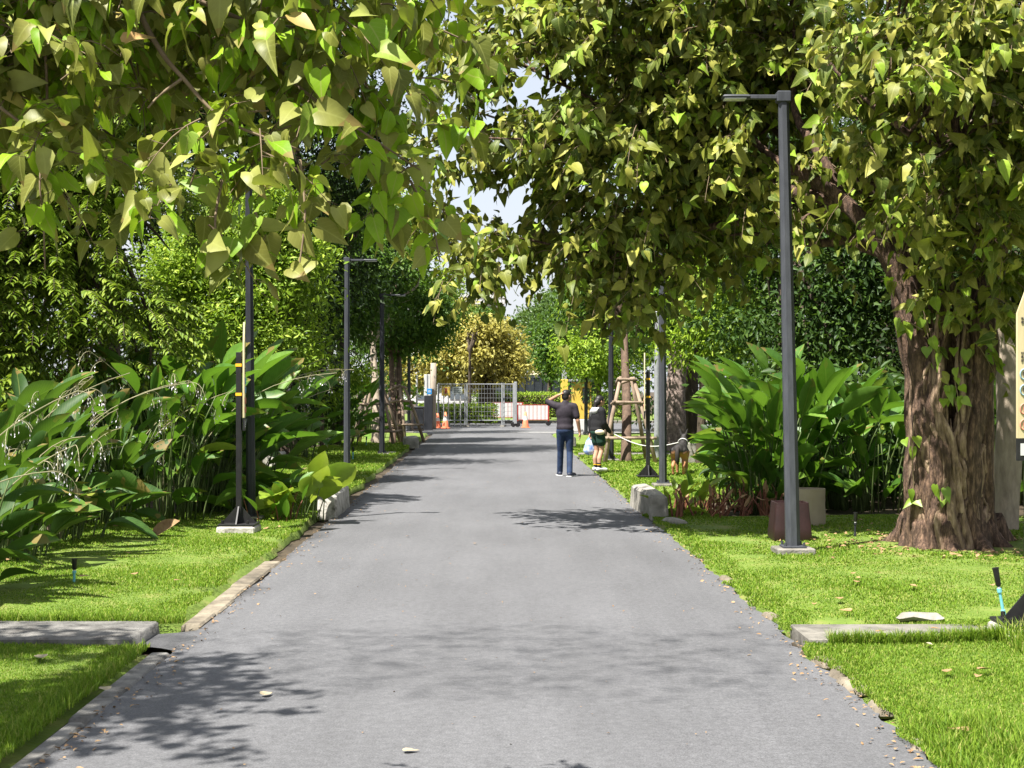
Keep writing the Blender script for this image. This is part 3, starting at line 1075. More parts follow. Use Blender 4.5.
sprinkler(np.array([3.56, 10.85, .06]), .36, -.18, 'teal and black sprinkler riser leaning beside the right concrete path', M['teal'])
sprinkler(G(74, 592) + np.array([0, 0, .04]), .24, .02, 'teal and black sprinkler riser on the left lawn near the broad leaved plants', M['teal'])
sprinkler(G(855, 541) + np.array([0, 0, .05]), .27, .03, 'dark sprinkler riser in the shade right of the beige planter', M['pole_dark'])
sprinkler(G(177, 524) + np.array([0, 0, .06]), .2, .0, 'small sprinkler riser in the shade under the left plants', M['teal'])
sprinkler(G(353, 463) + np.array([0, 0, .06]), .32, .0, 'small teal sprinkler riser beside the grey street lamp on the left', M['teal'])
sprinkler(G(366, 449) + np.array([0, 0, .06]), .3, .05, 'small teal sprinkler riser under the propped trees', M['teal'])


# ================================================================== PEOPLE AND DOG
def fuse(mb, name, mat_, parent, voxel=.011, smooth_it=4):
    """many tapered volumes become one continuous skin"""
    me = mb.mesh(name)
    o = bpy.data.objects.new(name, me)
    COL.objects.link(o)
    r = o.modifiers.new('r', 'REMESH')
    r.mode = 'VOXEL'
    r.voxel_size = voxel
    r.use_smooth_shade = True
    s = o.modifiers.new('s', 'SMOOTH')
    s.iterations = smooth_it
    s.factor = .5
    dg = bpy.context.evaluated_depsgraph_get()
    me2 = bpy.data.meshes.new_from_object(o.evaluated_get(dg))
    o.modifiers.clear()
    o.data = me2
    me2.name = name
    me2.materials.clear()
    me2.materials.append(mat_)
    o.parent = parent
    return o


def chain(mb, pts, rs):
    for a, b_, r0, r1 in zip(pts[:-1], pts[1:], rs[:-1], rs[1:]): mb.cap(a, b_, r0, r1, 12)


def hand(mb, wrist, d, palm_n, side, curl=.5, size=1.0):
    """palm plus five bent fingers; side gives the thumb's side"""
    wrist, d, palm_n = np.array(wrist, float), nrm(np.array(d, float)), nrm(np.array(palm_n, float))
    s = nrm(np.cross(d, palm_n)) * side
    k = wrist + d * .085 * size
    for t in (-.028, -.01, .01, .028):
        mb.cap(wrist + s * t * .5, k + s * t, .017 * size, .014 * size, 8)
    for t, L in ((-.032, .055), (-.011, .07), (.011, .075), (.032, .068)):
        p0 = k + s * t * size
        d1 = nrm(d + palm_n * curl * .6)
        d2 = nrm(d + palm_n * curl * 1.6)
        p1 = p0 + d1 * L * .55 * size
        mb.cap(p0, p1, .0105, .010, 8)
        mb.cap(p1, p1 + d2 * L * .5 * size, .010, .0088, 8)
    p0 = wrist + d * .03 * size + s * .028
    p1 = p0 + nrm(d + s * .9 + palm_n * .4) * .04
    mb.cap(p0, p1, .014, .012, 8)
    mb.cap(p1, p1 + nrm(d + s * .2 + palm_n * .6) * .035, .0115, .0095, 8)


def head(mb, c, yaw, k=1.0):
    """skull, jaw, nose, lips, brow and ears; face towards +y turned by yaw (clockwise is negative)"""
    ca, sa = math.cos(yaw), math.sin(yaw)
    rot = np.array([[ca, -sa, 0], [sa, ca, 0], [0, 0, 1]])
    def w(p): return np.array(c) + rot @ (np.array(p) * k)
    mb.ell(w((0, -.008, .02)), np.array((.076, .096, .095)) * k, rot=rot)
    mb.ell(w((0, .03, -.03)), np.array((.06, .066, .085)) * k, rot=rot)
    mb.ell(w((0, .062, -.085)), np.array((.028, .026, .022)) * k, rot=rot)
    mb.cap(w((0, .092, .012)), w((0, .112, -.028)), .011 * k, .016 * k, 8)
    mb.cap(w((-.02, .094, -.055)), w((.02, .094, -.055)), .0085 * k, .0085 * k, 8)
    for s in (-1, 1):
        mb.ell(w((s * .077, -.005, -.012)), np.array((.012, .02, .032)) * k, rot=rot)
        mb.cap(w((s * .015, .088, .025)), w((s * .045, .078, .025)), .009 * k, .009 * k, 8)
    return w


def eyes(w, parent, k=1.0):
    for s in (-1, 1):
        e = MB()
        e.ell(w((s * .03, .083, .008)), np.array((.013, .009, .008)) * k, 8, 6)
        e.build('eye', M['hair'], parent, origin=(0, 0, 0), smooth=True)


# --- man -----------------------------------------------------------
gm_ = G(565, 476.5)
man = thing('person', 'man in a dark plum T-shirt and blue jeans walking away, left hand on his head', 'person', gm_)
bd = MB()
hc = (.035, .04, 1.585)
wh_ = head(bd, hc, R(-42))
bd.cap((.0, -.01, 1.40), (.025, .02, 1.52), .06, .054)
bd.cap((-.14, 0, 1.375), (.14, 0, 1.375), .07, .07)
bd.ell((0, .0, 1.25), (.165, .105, .2)); bd.ell((0, .005, 1.08), (.145, .1, .16)); bd.ell((0, -.01, .94), (.16, .115, .13))
LS, LE, LW = (-.18, .0, 1.385), (-.335, .10, 1.475), (-.125, -.03, 1.60)
RS, RE, RW = (.18, 0, 1.375), (.25, -.03, 1.10), (.29, .03, .87)
chain(bd, [LS, LE, LW], [.058, .043, .029]); chain(bd, [RS, RE, RW], [.058, .043, .029])
hand(bd, LW, (.75, .12, .42), (.35, .25, -.8), 1, .55); hand(bd, RW, (.14, .12, -1), (-.9, .15, 0), -1, .4)
LH, LK, LA = (-.085, 0, .9), (-.085, .10, .49), (-.095, .17, .085)
RH, RK, RA = (.085, 0, .9), (.095, .02, .48), (.085, -.16, .09)
chain(bd, [LH, LK, LA], [.085, .056, .04]); chain(bd, [RH, RK, RA], [.085, .056, .04])
bd.cap((-.095, .15, .05), (-.115, .34, .035), .04, .033); bd.cap((.085, -.17, .05), (.17, -.03, .035), .04, .033)
body = fuse(bd, 'body', M['skin'], man, .0085, 3)
eyes(wh_, man)
sh = MB()
sh.cap((-.15, 0, 1.375), (.15, 0, 1.375), .085, .085); sh.ell((0, 0, 1.25), (.19, .125, .215)); sh.ell((0, .005, 1.08), (.172, .125, .2)); sh.ell((0, -.012, .96), (.178, .132, .11))
sh.cap((0, -.008, 1.40), (.006, 0, 1.455), .078, .07)
e_ = np.array(LS) + (np.array(LE) - np.array(LS)) * .95; sh.cap(LS, e_, .078, .07)
e_ = np.array(RS) + (np.array(RE) - np.array(RS)) * .72; sh.cap(RS, e_, .078, .072)
fuse(sh, 'shirt', M['shirt'], man, .012, 22)
jn = MB()
jn.ell((0, -.01, .905), (.17, .128, .11)); chain(jn, [LH, LK, (-.095, .165, .075)], [.094, .066, .06]); chain(jn, [RH, RK, (.085, -.155, .08)], [.094, .066, .06])
fuse(jn, 'jeans', M['jeans'], man, .012, 12)
for p0, p1 in (((-.095, .12, .05), (-.118, .36, .038)), ((.08, -.19, .05), (.185, -.01, .038))):
    s = MB(); s.cap(p0, p1, .05, .042)
    so = fuse(s, 'shoe', M['shoe_b'], man, .01, 3)
    s = MB()
    p0, p1 = np.array(p0), np.array(p1); mid = (p0 + p1) / 2; dd = p1 - p0
    s.box((mid[0], mid[1], .012), (.1, np.hypot(dd[0], dd[1]) + .1, .022), -math.atan2(dd[0], dd[1]), 1, .03)
    s.build('sole', M['shoe_w'], so, origin=(0, 0, 0))
hr = MB()
ca, sa = math.cos(R(-42)), math.sin(R(-42))
rot = np.array([[ca, -sa, 0], [sa, ca, 0], [0, 0, 1]])
hr.ell(np.array(hc) + rot @ np.array((0, -.022, .035)), (.083, .096, .092), rot=rot); hr.ell(np.array(hc) + rot @ np.array((0, -.05, -.02)), (.074, .066, .075), rot=rot)
hr.ell(np.array(hc) + rot @ np.array((0, .04, .085)), (.06, .055, .035), rot=rot)
fuse(hr, 'hair', M['hair'], man, .011, 2)

# --- woman ---------------------------------------------------------
gw = G(598, 471.5, .05)
woman = thing('person', 'woman in a black hoodie and green shorts standing side on, holding a leash', 'person', gw, rz=R(-58))
bd = MB()
hw = (0, .05, 1.425)
ww_ = head(bd, hw, R(-8), .93)
bd.cap((0, -.015, 1.27), (0, .025, 1.37), .05, .046)
bd.cap((-.12, -.01, 1.245), (.12, -.01, 1.245), .058, .058)
bd.ell((0, 0, 1.12), (.14, .1, .18)); bd.ell((0, 0, .97), (.125, .095, .14)); bd.ell((0, -.015, .84), (.155, .12, .13))
WLS, WLE, WLW = (-.155, -.01, 1.235), (-.2, -.05, .99), (-.19, -.05, .78)
WRS, WRE, WRW = (.155, -.01, 1.235), (.185, .02, .98), (.13, .2, .80)
chain(bd, [WLS, WLE, WLW], [.05, .036, .025]); chain(bd, [WRS, WRE, WRW], [.05, .036, .025])
hand(bd, WLW, (0, .05, -1), (.9, .1, 0), 1, .9, .9); hand(bd, WRW, (-.1, .9, -.35), (-.9, 0, -.3), 1, 1.0, .9)
WLH, WLK, WLA = (-.075, -.01, .8), (-.08, .03, .43), (-.085, .0, .08)
WRH, WRK, WRA = (.075, -.01, .8), (.075, .04, .43), (.075, -.02, .08)
chain(bd, [WLH, WLK, (-.083, -.015, .27), WLA], [.08, .05, .05, .034]); chain(bd, [WRH, WRK, (.075, -.02, .27), WRA], [.08, .05, .05, .034])
bd.cap((-.085, -.02, .045), (-.1, .14, .032), .034, .028); bd.cap((.075, -.03, .045), (.09, .13, .032), .034, .028)
fuse(bd, 'body', M['skin_f'], woman, .0085, 3)
eyes(ww_, woman, .93)
jk = MB()
jk.cap((-.12, -.01, 1.235), (.12, -.01, 1.235), .085, .085); jk.ell((0, 0, 1.1), (.165, .122, .2)); jk.ell((0, -.01, .95), (.162, .128, .2)); jk.ell((0, -.02, .85), (.165, .134, .1))
chain(jk, [WLS, WLE, WLW], [.074, .058, .044]); chain(jk, [WRS, WRE, WRW], [.074, .058, .044])
fuse(jk, 'hoodie', M['hoodie'], woman, .012, 18)
hd = MB()
hd.ell((0, -.085, 1.235), (.11, .06, .075)); hd.cap((-.10, -.05, 1.27), (-.09, .05, 1.25), .04, .03); hd.cap((.10, -.05, 1.27), (.09, .05, 1.25), .04, .03); hd.cap((-.08, -.1, 1.22), (-.15, -.06, 1.12), .045, .03)
fuse(hd, 'hood', M['hood'], woman, .012, 4)
st = MB()
chain(st, [WLH, (-.085, .02, .60)], [.1, .1]); chain(st, [WRH, (.085, .02, .60)], [.1, .1]); st.ell((0, -.015, .80), (.165, .135, .1))
fuse(st, 'shorts', M['shorts'], woman, .012, 4)
for x_, dy, xo in ((-.085, -.0, -.1), (.075, -.02, .09)):
    s = MB(); s.cap((x_, dy, .09), (x_, dy - .003, .17), .041, .045)
    so = fuse(s, 'sock', M['sock'], woman, .009, 2)
    s = MB(); s.tube([(x_, dy, .135), (x_, dy, .15)], [.047, .047], 12)
    s.build('stripe', M['yellowband'], so, origin=(0, 0, 0))
    s = MB(); s.cap((x_, dy - .03, .05), (xo, dy + .15, .04), .047, .04)
    fuse(s, 'shoe', M['shoe_w'], woman, .01, 3)
hr = MB()
hr.ell((0, .035, 1.455), (.08, .095, .088)); hr.ell((0, -.01, 1.41), (.076, .066, .085)); hr.cap((0, -.05, 1.4), (.0, -.085, 1.27), .05, .035); hr.ell((0, .085, 1.5), (.058, .045, .03))
fuse(hr, 'hair', M['hair'], woman, .011, 2)


def wworld(p):
    c, s = math.cos(R(-58)), math.sin(R(-58))
    return np.array([p[0] * c - p[1] * s, p[0] * s + p[1] * c, p[2]]) + gw


# bag in her hand and pouch at her hip
bp_ = wworld((-.2, -.06, .70))
bg = MB()
for zz, ww, dd in ((0, .05, .04),): pass
ring_z = [(.0, .03, .02), (-.06, .07, .045), (-.16, .12, .07), (-.26, .125, .075), (-.33, .10, .06), (-.345, .04, .03)]
V = []
for z_, a_, b__ in ring_z:
    for k in range(14):
        t_ = 2 * math.pi * k / 14
        j_ = 1 + .12 * math.sin(3 * t_ + z_ * 30)
        V.append((math.cos(t_) * a_ * j_, math.sin(t_) * b__ * j_, z_))
FF = [(i * 14 + k, i * 14 + (k + 1) % 14, (i + 1) * 14 + (k + 1) % 14, (i + 1) * 14 + k) for i in range(5) for k in range(14)] + [tuple(range(70, 84))]
bg.add(np.array(V) + bp_ + np.array([0, 0, -.02]), FF)
bgt = thing('carrier_bag', 'blue and white bag hanging from the hand of the woman in the black hoodie', 'bag', bp_)
bg.build('bag_body', M['bagblue'], bgt, smooth=True)
hb = MB()
hb.tube(catmull([bp_ + np.array([-.02, 0, -.02]), bp_ + np.array([-.012, 0, .05]), bp_ + np.array([.012, 0, .05]), bp_ + np.array([.02, 0, -.02])], 5), .006, 6)
hb.build('handle', M['white'], bgt)
pc = MB()
pp = wworld((.15, -.06, .80))
pc.ell(pp, (.10, .06, .055), 16, 10)
pct = pc.build('waist_pouch', M['pouch'], origin=pp, smooth=True)
tag(pct, 'small beige pouch at the hip of the woman in the black hoodie', 'pouch')

# --- dog, seen from behind ----------------------------------------
def dog_material():
    m, nt, N, L, b = _nt('dog_coat')
    tc = N.new('ShaderNodeTexCoord'); sx = N.new('ShaderNodeSeparateXYZ'); L.new(tc.outputs['Object'], sx.inputs[0])
    nz = N.new('ShaderNodeTexNoise'); nz.inputs['Scale'].default_value = 9; L.new(tc.outputs['Object'], nz.inputs[0])
    ma = N.new('ShaderNodeMath'); ma.operation = 'MULTIPLY_ADD'; ma.inputs[1].default_value = .12; L.new(nz.outputs[0], ma.inputs[0]); L.new(sx.outputs[2], ma.inputs[2])
    rp = N.new('ShaderNodeValToRGB'); e = rp.color_ramp.elements
    e[0].position, e[0].color = .46, (.36, .17, .075, 1); e[1].position, e[1].color = .52, (.012, .010, .009, 1)
    L.new(ma.outputs[0], rp.inputs[0]); L.new(rp.outputs[0], b.inputs['Base Color']); b.inputs['Roughness'].default_value = .7
    return m
M['dogcoat'] = dog_material()
M['dogtail'] = mat('dog_tail_fur', (.012, .010, .009), .8, (.03, .024, .02), 14)
gd = G(679, 474.5, .06)
dog = thing('dog', 'black and tan dog standing with its back to the camera on the right lawn', 'dog', gd, rz=R(-14))
d_ = MB()
d_.ell((0, .42, .46), (.125, .2, .15)); d_.ell((0, .16, .47), (.105, .22, .115)); d_.ell((0, -.04, .47), (.125, .15, .125))
d_.cap((0, .52, .52), (0, .68, .66), .1, .075); d_.ell((0, .74, .70), (.075, .1, .075)); d_.cap((0, .8, .68), (0, .92, .65), .05, .035)
for s in (-1, 1):
    d_.cap((s * .045, .70, .75), (s * .075, .69, .86), .035, .012)
    chain(d_, [(s * .085, -.05, .45), (s * .105, .05, .30), (s * .10, -.13, .17), (s * .10, -.09, .035)], [.095, .06, .032, .026])
    d_.cap((s * .10, -.09, .03), (s * .10, -.02, .025), .032, .028)
    chain(d_, [(s * .085, .45, .42), (s * .09, .40, .27), (s * .09, .43, .04)], [.07, .042, .027])
    d_.cap((s * .09, .43, .03), (s * .09, .49, .025), .032, .028)
fuse(d_, 'body', M['dogcoat'], dog, .011, 3)
tl = MB()
tl.tube(catmull([(0, -.13, .53), (0, -.22, .47), (0, -.235, .33), (0, -.20, .2)], 6), np.interp(np.linspace(0, 1, 19), [0, .5, .85, 1], [.032, .045, .04, .012]), 10)
tl.build('tail', M['dogtail'], dog, origin=(0, 0, 0), smooth=True)
cl_ = MB()
a_ = np.linspace(0, 2 * math.pi, 21)
cl_.tube(np.stack([.094 * np.cos(a_), .60 + .05 * np.sin(a_), .60 - .08 * np.sin(a_)], 1), .012, 6)
cl_.build('collar', M['white'], dog, origin=(0, 0, 0))
c, s = math.cos(R(-14)), math.sin(R(-14))
p_c = np.array([-.09 * c - .58 * s, -.09 * s + .58 * c, .60]) + gd
p_h = wworld((.12, .275, .775))
ls = MB()
pts = [p_h + (p_c - p_h) * t - np.array([0, 0, .16 * math.sin(math.pi * t)]) for t in np.linspace(0, 1, 16)]
ls.tube(pts, .0095, 6)
tag(ls.build('dog_leash', M['leash'], origin=p_h), 'pale leash sagging from the hand of the woman to the dog', 'leash')


# ================================================================== PROPPED YOUNG TREES
def prop_frame(base, r, h, n, rot, label, ring_h=(.35, .62, .97)):
    t = thing('tree_prop', label, 'tree support', base, 'timber frames propping up young trees')
    tops, feet = [], []
    for k in range(n):
        a = rot + 2 * math.pi * k / n
        feet.append(base + np.array([math.cos(a) * r, math.sin(a) * r, 0]))
        tops.append(base + np.array([math.cos(a) * r * .24, math.sin(a) * r * .24, h * RNG.uniform(.98, 1.06)]))
        m_ = MB()
        m_.tube([feet[-1] - np.array([0, 0, .1]), (feet[-1] + tops[-1]) / 2 + rnd(1, .015)[0], tops[-1]], [.052, .047, .04], 8, jit=.08)
        m_.build('strut', M['wood'], t, smooth=True)
    for f_ in ring_h:
        for k in range(n):
            a_, b_ = feet[k] + (tops[k] - feet[k]) * f_, feet[(k + 1) % n] + (tops[(k + 1) % n] - feet[(k + 1) % n]) * f_
            d = (b_ - a_) * .16
            m_ = MB()
            o_ = nrm((a_ + b_) / 2 * np.array([1, 1, 0]) - base * np.array([1, 1, 0])) * .05
            m_.tube([a_ - d + o_, b_ + d + o_], [.036, .034], 7, jit=.08)
            m_.build('rail', M['wood'], t, smooth=True)
    return t


bA, bB, bC = G(376, 444, .05), G(393, 442, .05), G(626, 461, .05)
prop_frame(bA, .95, 1.75, 4, R(40), 'timber frame around the nearer left young tree, beside the dark street lamp', (.22, .68, .97))
prop_frame(bB + np.array([.1, .6, 0]), .9, 1.75, 4, R(20), 'timber frame around the farther left young tree, just beyond the first frame', (.3, .72, .97))
prop_frame(bC, .85, 1.85, 4, R(50), 'timber frame around the young brown tree on the right, beside the leash', (.28, .7, .97))


# ================================================================== FAR GATE AND STREET
YG = 68.0
def at(px, Y, z=.02): return np.array([(px - HX) / F * Y, Y, z])


def fence_panel(px0, px1, Y, h, label, name='mesh_fence', wheel=False):
    a, b_ = at(px0, Y), at(px1, Y)
    t = thing(name, label, 'fence', (a + b_) / 2, 'grey mesh fence panels at the road end')
    for x_ in (a, b_):
        q = MB(); q.box(x_ + np.array([0, 0, h / 2]), (.07, .07, h), 0, 1, .008); q.build('post', M['galv'], t)
        q = MB(); q.box(x_ + np.array([0, 0, .0]), (.22, .3, .1), 0, .9, .02); q.build('foot', M['concrete'], t)
    for z_ in (.28, h - .05):
        q = MB(); q.tube([a + np.array([.04, 0, z_]), b_ + np.array([-.04, 0, z_])], .022, 6); q.build('rail', M['galv'], t)
    q = MB()
    n = int((b_[0] - a[0]) / .13)
    for k in range(1, n):
        x_ = a[0] + (b_[0] - a[0]) * k / n
        q.box((x_, Y, h / 2 + .1), (.009, .012, h - .35))
    for z_ in np.linspace(.5, h - .25, 7):
        q.box((((a + b_) / 2)[0], Y + .012, z_), (b_[0] - a[0] - .07, .01, .012))
    q.build('mesh_infill', M['galv'], t)
    return t


fence_panel(438.5, 465, YG + 1.2, 2.0, 'left grey mesh fence panel, with the yellow notice behind it')
fence_panel(467, 502, YG + 1.2, 2.0, 'middle grey mesh fence panel in front of the low shrubs')
t = fence_panel(504, 513.5, YG + 1.5, 2.0, 'narrow right grey mesh fence panel ending at the wheeled post')
gpost = thing('gate_post', 'grey wheeled gate post standing beside the red and white barrier', 'gate post', at(515.5, YG))
q = MB(); q.box(at(515.5, YG) + np.array([0, 0, 1.1]), (.14, .12, 1.9), 0, 1, .015); q.build('post', M['galv'], gpost)
for dx in (-.1, .1):
    q = MB()
    c_ = at(515.5, YG) + np.array([dx, 0, .12])
    q.lathe((0, 0, 0), [(.001, -.04), (.1, -.04), (.12, 0), (.1, .04), (.001, .04)], 16)
    V_ = np.concatenate(q.v); q.v = [np.stack([V_[:, 0], V_[:, 2], V_[:, 1]], 1) + c_]
    q.build('wheel', M['black'], gpost)


def cone(px, Y, h, label):
    b_ = at(px, Y, .012)
    t = thing('traffic_cone', label, 'traffic cone', b_, 'orange traffic cones at the road end')
    q = MB(); q.lathe(b_ + np.array([0, 0, .03]), [(.16, 0), (.04, h - .03), (.03, h - .03)], 18); co = q.build('cone_body', M['orange'], t, smooth=True)
    q = MB(); q.box(b_ + np.array([0, 0, .016]), (.42, .42, .03), 0, .95, .03); q.build('base', M['orange'], t)
    q = MB()
    r_ = lambda z: .16 + (.04 - .16) * (z - .03) / (h - .06) + .004
    q.lathe(b_, [(r_(h * .48), h * .48), (r_(h * .82), h * .82)], 18); q.build('white_sleeve', M['white'], co, smooth=True)


cone(445.5, 66.0, .72, 'orange traffic cone with a white sleeve in front of the left mesh panel')
cone(437.5, 66.5, .66, 'orange traffic cone half hidden beside the black column')
cone(525.5, 67.0, .72, 'orange traffic cone in front of the red and white barrier')


def barrier(px0, px1, Y, z0, z1, label):
    a, b_ = at(px0, Y), at(px1, Y)
    t = thing('barrier', label, 'barrier', (a + b_) / 2, 'red and white barriers at the road end')
    L = b_[0] - a[0]
    q = MB(); q.box(((a[0] + b_[0]) / 2, Y, (z0 + z1) / 2), (L, .05, z1 - z0), 0, 1, .01); pn = q.build('panel', M['white'], t)
    n = 8
    for k in range(n + 1):
        q = MB(); q.box((a[0] + L * k / n, Y - .027, (z0 + z1) / 2), (.02, .006, z1 - z0 + .004)); q.build('bar', M['red'], pn)
    for z_ in (z0, z1):
        q = MB(); q.box(((a[0] + b_[0]) / 2, Y, z_), (L + .08, .06, .03)); q.build('rail', M['red'], t)
    for x_ in (a[0] + .03, b_[0] - .03):
        q = MB(); q.box((x_, Y, .2 + (z1 - .2) / 2), (.06, .06, z1 - .2)); q.build('leg', M['red'], t)
        q = MB()
        q.lathe((0, 0, 0), [(.001, -.03), (.1, -.03), (.125, 0), (.1, .03), (.001, .03)], 16)
        V_ = np.concatenate(q.v); q.v = [np.stack([V_[:, 0], V_[:, 2], V_[:, 1]], 1) + np.array([x_, Y, .145])]
        q.build('wheel', M['black'], t)


barrier(517, 549, 70.5, .30, 1.0, 'red and white wheeled barrier in front of the bright hedge, nearest the man')
barrier(493, 523, 74.5, .35, 1.08, 'red and white barrier farther back, partly behind the mesh fence')

# column, box, signs on the left of the gate
b_ = at(428.5, 63.5)
t = thing('gate_column', 'black column with a small blue sign left of the fence gate', 'column', b_)
q = MB(); q.box(b_ + np.array([0, 0, .7]), (.36, .3, 1.5), 0, 1, .02); q.build('column_body', M['pole_dark'], t)
q = MB(); q.box(b_ + np.array([.05, -.16, 1.62]), (.2, .03, .24), 0, 1, .005); sg = q.build('blue_sign', M['bluesign'], t)
q = MB(); q.box(b_ + np.array([.05, -.178, 1.66]), (.11, .004, .02)); q.box(b_ + np.array([.05, -.178, 1.60]), (.13, .004, .03)); q.build('white_mark', M['white'], sg)
b_ = at(427.2, 64.6)
t = thing('panel', 'tall white panel standing behind the black column', 'panel', b_)
q = MB(); q.box(b_ + np.array([0, 0, 1.2]), (.27, .08, 2.3), 0, 1, .01); q.build('board', M['white'], t)
q = MB(); q.box(b_ + np.array([0, -.05, 1.2]), (.04, .03, 2.3)); q.build('frame_rib', M['galv'], t)
b_ = at(433.0, 65)
q = MB(); q.tube([b_ + np.array([0, 0, -.1]), b_ + np.array([0, 0, 1.4]), b_ + np.array([.02, 0, 2.85])], [.15, .14, .13], 10, jit=.05)
tag(q.build('wooden_post', M['woodgrey'], origin=b_, smooth=True), 'thick grey wooden post rising behind the blue sign', 'post')
b_ = at(417.5, 62)
t = thing('utility_box', 'dark brown utility box left of the black column', 'utility box', b_)
q = MB(); q.box(b_ + np.array([0, 0, .48]), (.52, .45, .95), 0, 1, .015); bx_ = q.build('cabinet', mat('dark_brown_box', (.03, .022, .018), .6, (.05, .038, .03), 5), t)
q = MB(); q.box(b_ + np.array([0, 0, .975]), (.58, .5, .05), 0, .97, .01); q.build('lid', M['pole_dark'], t)
q = MB(); q.box(b_ + np.array([.05, -.235, .5]), (.40, .02, .8), 0, 1, .004); dr = q.build('door', M['pole_dark'], bx_)
for px, Yp, h_, lab in ((416.8, 66, 2.3, 'thin white pole standing behind the dark utility box'), (438.0, 72, 1.9, 'thin white pole behind the left end of the mesh fence')):
    b_ = at(px, Yp)
    q = MB(); q.tube([b_, b_ + np.array([0, 0, h_])], .045, 8); q.tube([b_ + np.array([0, 0, h_]), b_ + np.array([0, 0, h_ + .05])], [.06, .02], 8)
    tag(q.build('pole', M['white'], origin=b_), lab, 'pole')
def notice(px, Y, w, h, zc, m_, label):
    b_ = at(px, Y)
    t = thing('notice_sign', label, 'sign', b_)
    q = MB(); q.box(b_ + np.array([0, 0, zc]), (w, .03, h), 0, 1, .005); bo = q.build('board', m_, t)
    for s_ in (-1, 1):
        q = MB(); q.box(b_ + np.array([s_ * w * .3, .04, zc / 2 + .05]), (.05, .04, zc + .1)); q.build('leg', M['white'], t)
    return b_, bo
b_, bo = notice(446, 70.5, .40, .42, 1.62, M['yellow'], 'yellow notice with a red mark behind the left mesh panel')
q = MB(); q.prism([(-.06, 1.48), (.03, 1.48), (.03, 1.58), (.07, 1.60), (.03, 1.66), (.06, 1.72), (-.05, 1.76), (-.07, 1.70), (-.02, 1.66), (-.06, 1.58)], -.022, -.016)
V_ = np.concatenate(q.v); q.v = [V_ + b_ + np.array([0, 0, .02])]; q.build('red_mark', M['red'], bo)
b_, bo = notice(457.5, 71, .46, .34, 1.66, mat('pale_grey_sign', (.4, .45, .42), .5), 'pale grey notice beside the yellow one behind the fence')
q = MB()
for r_ in range(3):
    x_ = -.17
    while x_ < .15:
        w_ = RNG.uniform(.03, .06); q.box(b_ + np.array([x_ + w_ / 2, -.018, 1.76 - r_ * .09]), (w_, .004, .035)); x_ += w_ + .025
q.build('printed_lines', M['pole_dark'], bo)

# dark railing with cream caps, running nearer to the right, on a green bank
t = thing('iron_railing', 'long dark iron railing with cream caps behind the bright hedge', 'fence', at(540, 86))
A0, A1 = np.array([-2.2, 96, .9]), np.array([4.7, 84, .9])
for s_, z_ in ((0, .25), (0, 1.55)):
    q = MB(); q.tube([A0 + np.array([0, 0, z_]), A1 + np.array([0, 0, z_])], .045, 6); q.build('rail', M['navyfence'], t)
bars = MB()
nb = 90
for k in range(nb + 1):
    p_ = A0 + (A1 - A0) * k / nb
    bars.box(p_ + np.array([0, 0, .75]), (.035, .035, 1.75))
bars.build('bar_infill', M['navyfence'], t)
q = MB(); m_ = (A0 + A1) / 2; q.box(m_ + np.array([0.0, .25, .8]), (np.linalg.norm(A1 - A0), .06, 1.55), math.atan2(A1[1] - A0[1], A1[0] - A0[0])); q.build('backing_panel', M['navyfence'], t)
for k in range(0, 15):
    p_ = A0 + (A1 - A0) * k / 14
    q = MB(); q.box(p_ + np.array([0, 0, .85]), (.14, .14, 1.9), 0, 1, .01); po_ = q.build('post', M['navyfence'], t)
    q = MB(); q.lathe(p_ + np.array([0, 0, 1.8]), [(.1, 0), (.13, .05), (.06, .13), (.001, .17)], 10); q.build('cap', M['creamcap'], po_)
q = MB(); q.tube([A0 + np.array([0, -.02, 1.74]), A1 + np.array([0, -.02, 1.74])], .05, 6); q.build('top_rail', M['creamcap'], t)

# guard booth (yellow) and its grey pillar at the right
b_ = at(582.5, 62)
t = thing('guard_booth', 'yellow booth with a white base behind the two people', 'booth', b_)
q = MB(); q.box(b_ + np.array([0.0, 1.0, 1.25]), (.78, 1.8, 1.55), 0, 1, .02); w_ = q.build('wall', M['yellow'], t)
q = MB(); q.box(b_ + np.array([0.0, 1.0, .22]), (.84, 1.86, .5), 0, 1, .02); q.build('base', M['white'], t)
q = MB(); q.box(b_ + np.array([0.0, 1.0, 2.08]), (1.0, 2.1, .1), 0, 1, .02); q.build('roof', M['galv'], t)
q = MB(); q.box(b_ + np.array([0.15, .09, 1.45]), (.3, .03, .6), 0, 1, .01); wf = q.build('window', M['pole_dark'], w_)
b_ = at(564.5, 60)
t = thing('gate_column', 'yellow gate column with a grey top beside the man', 'column', b_)
q = MB(); q.box(b_ + np.array([0, 0, 1.05]), (.30, .34, 2.1), 0, 1, .02); q.build('column_body', M['yellow'], t)
q = MB(); q.box(b_ + np.array([0, 0, 2.38]), (.2, .22, .56), 0, 1, .015); q.build('top_block', M['galv'], t)

# pale building far behind
b_ = np.array([-8.5, 190, 0.])
t = thing('apartment_building', 'pale multi storey building glimpsed far off between the crowns', 'building', b_)
q = MB(); q.box(b_ + np.array([0, 0, 6.5]), (15, 12, 13), 0, 1, .05); w_ = q.build('wall', M['building'], t)
for fl in range(4):
    q = MB(); q.box(b_ + np.array([0, -6.25, 2.9 + fl * 3.2]), (15.2, .5, .5)); q.build('balcony_slab', M['white'], t)
    for k in range(4):
        q = MB(); q.box(b_ + np.array([-6 + k * 4, -6.03, 1.4 + fl * 3.2]), (2.2, .1, 1.7)); q.build('window', M['glass'], w_)
q = MB(); q.box(b_ + np.array([0, 0, 13.2]), (15.6, 12.6, .4)); q.build('roof', M['white'], t)


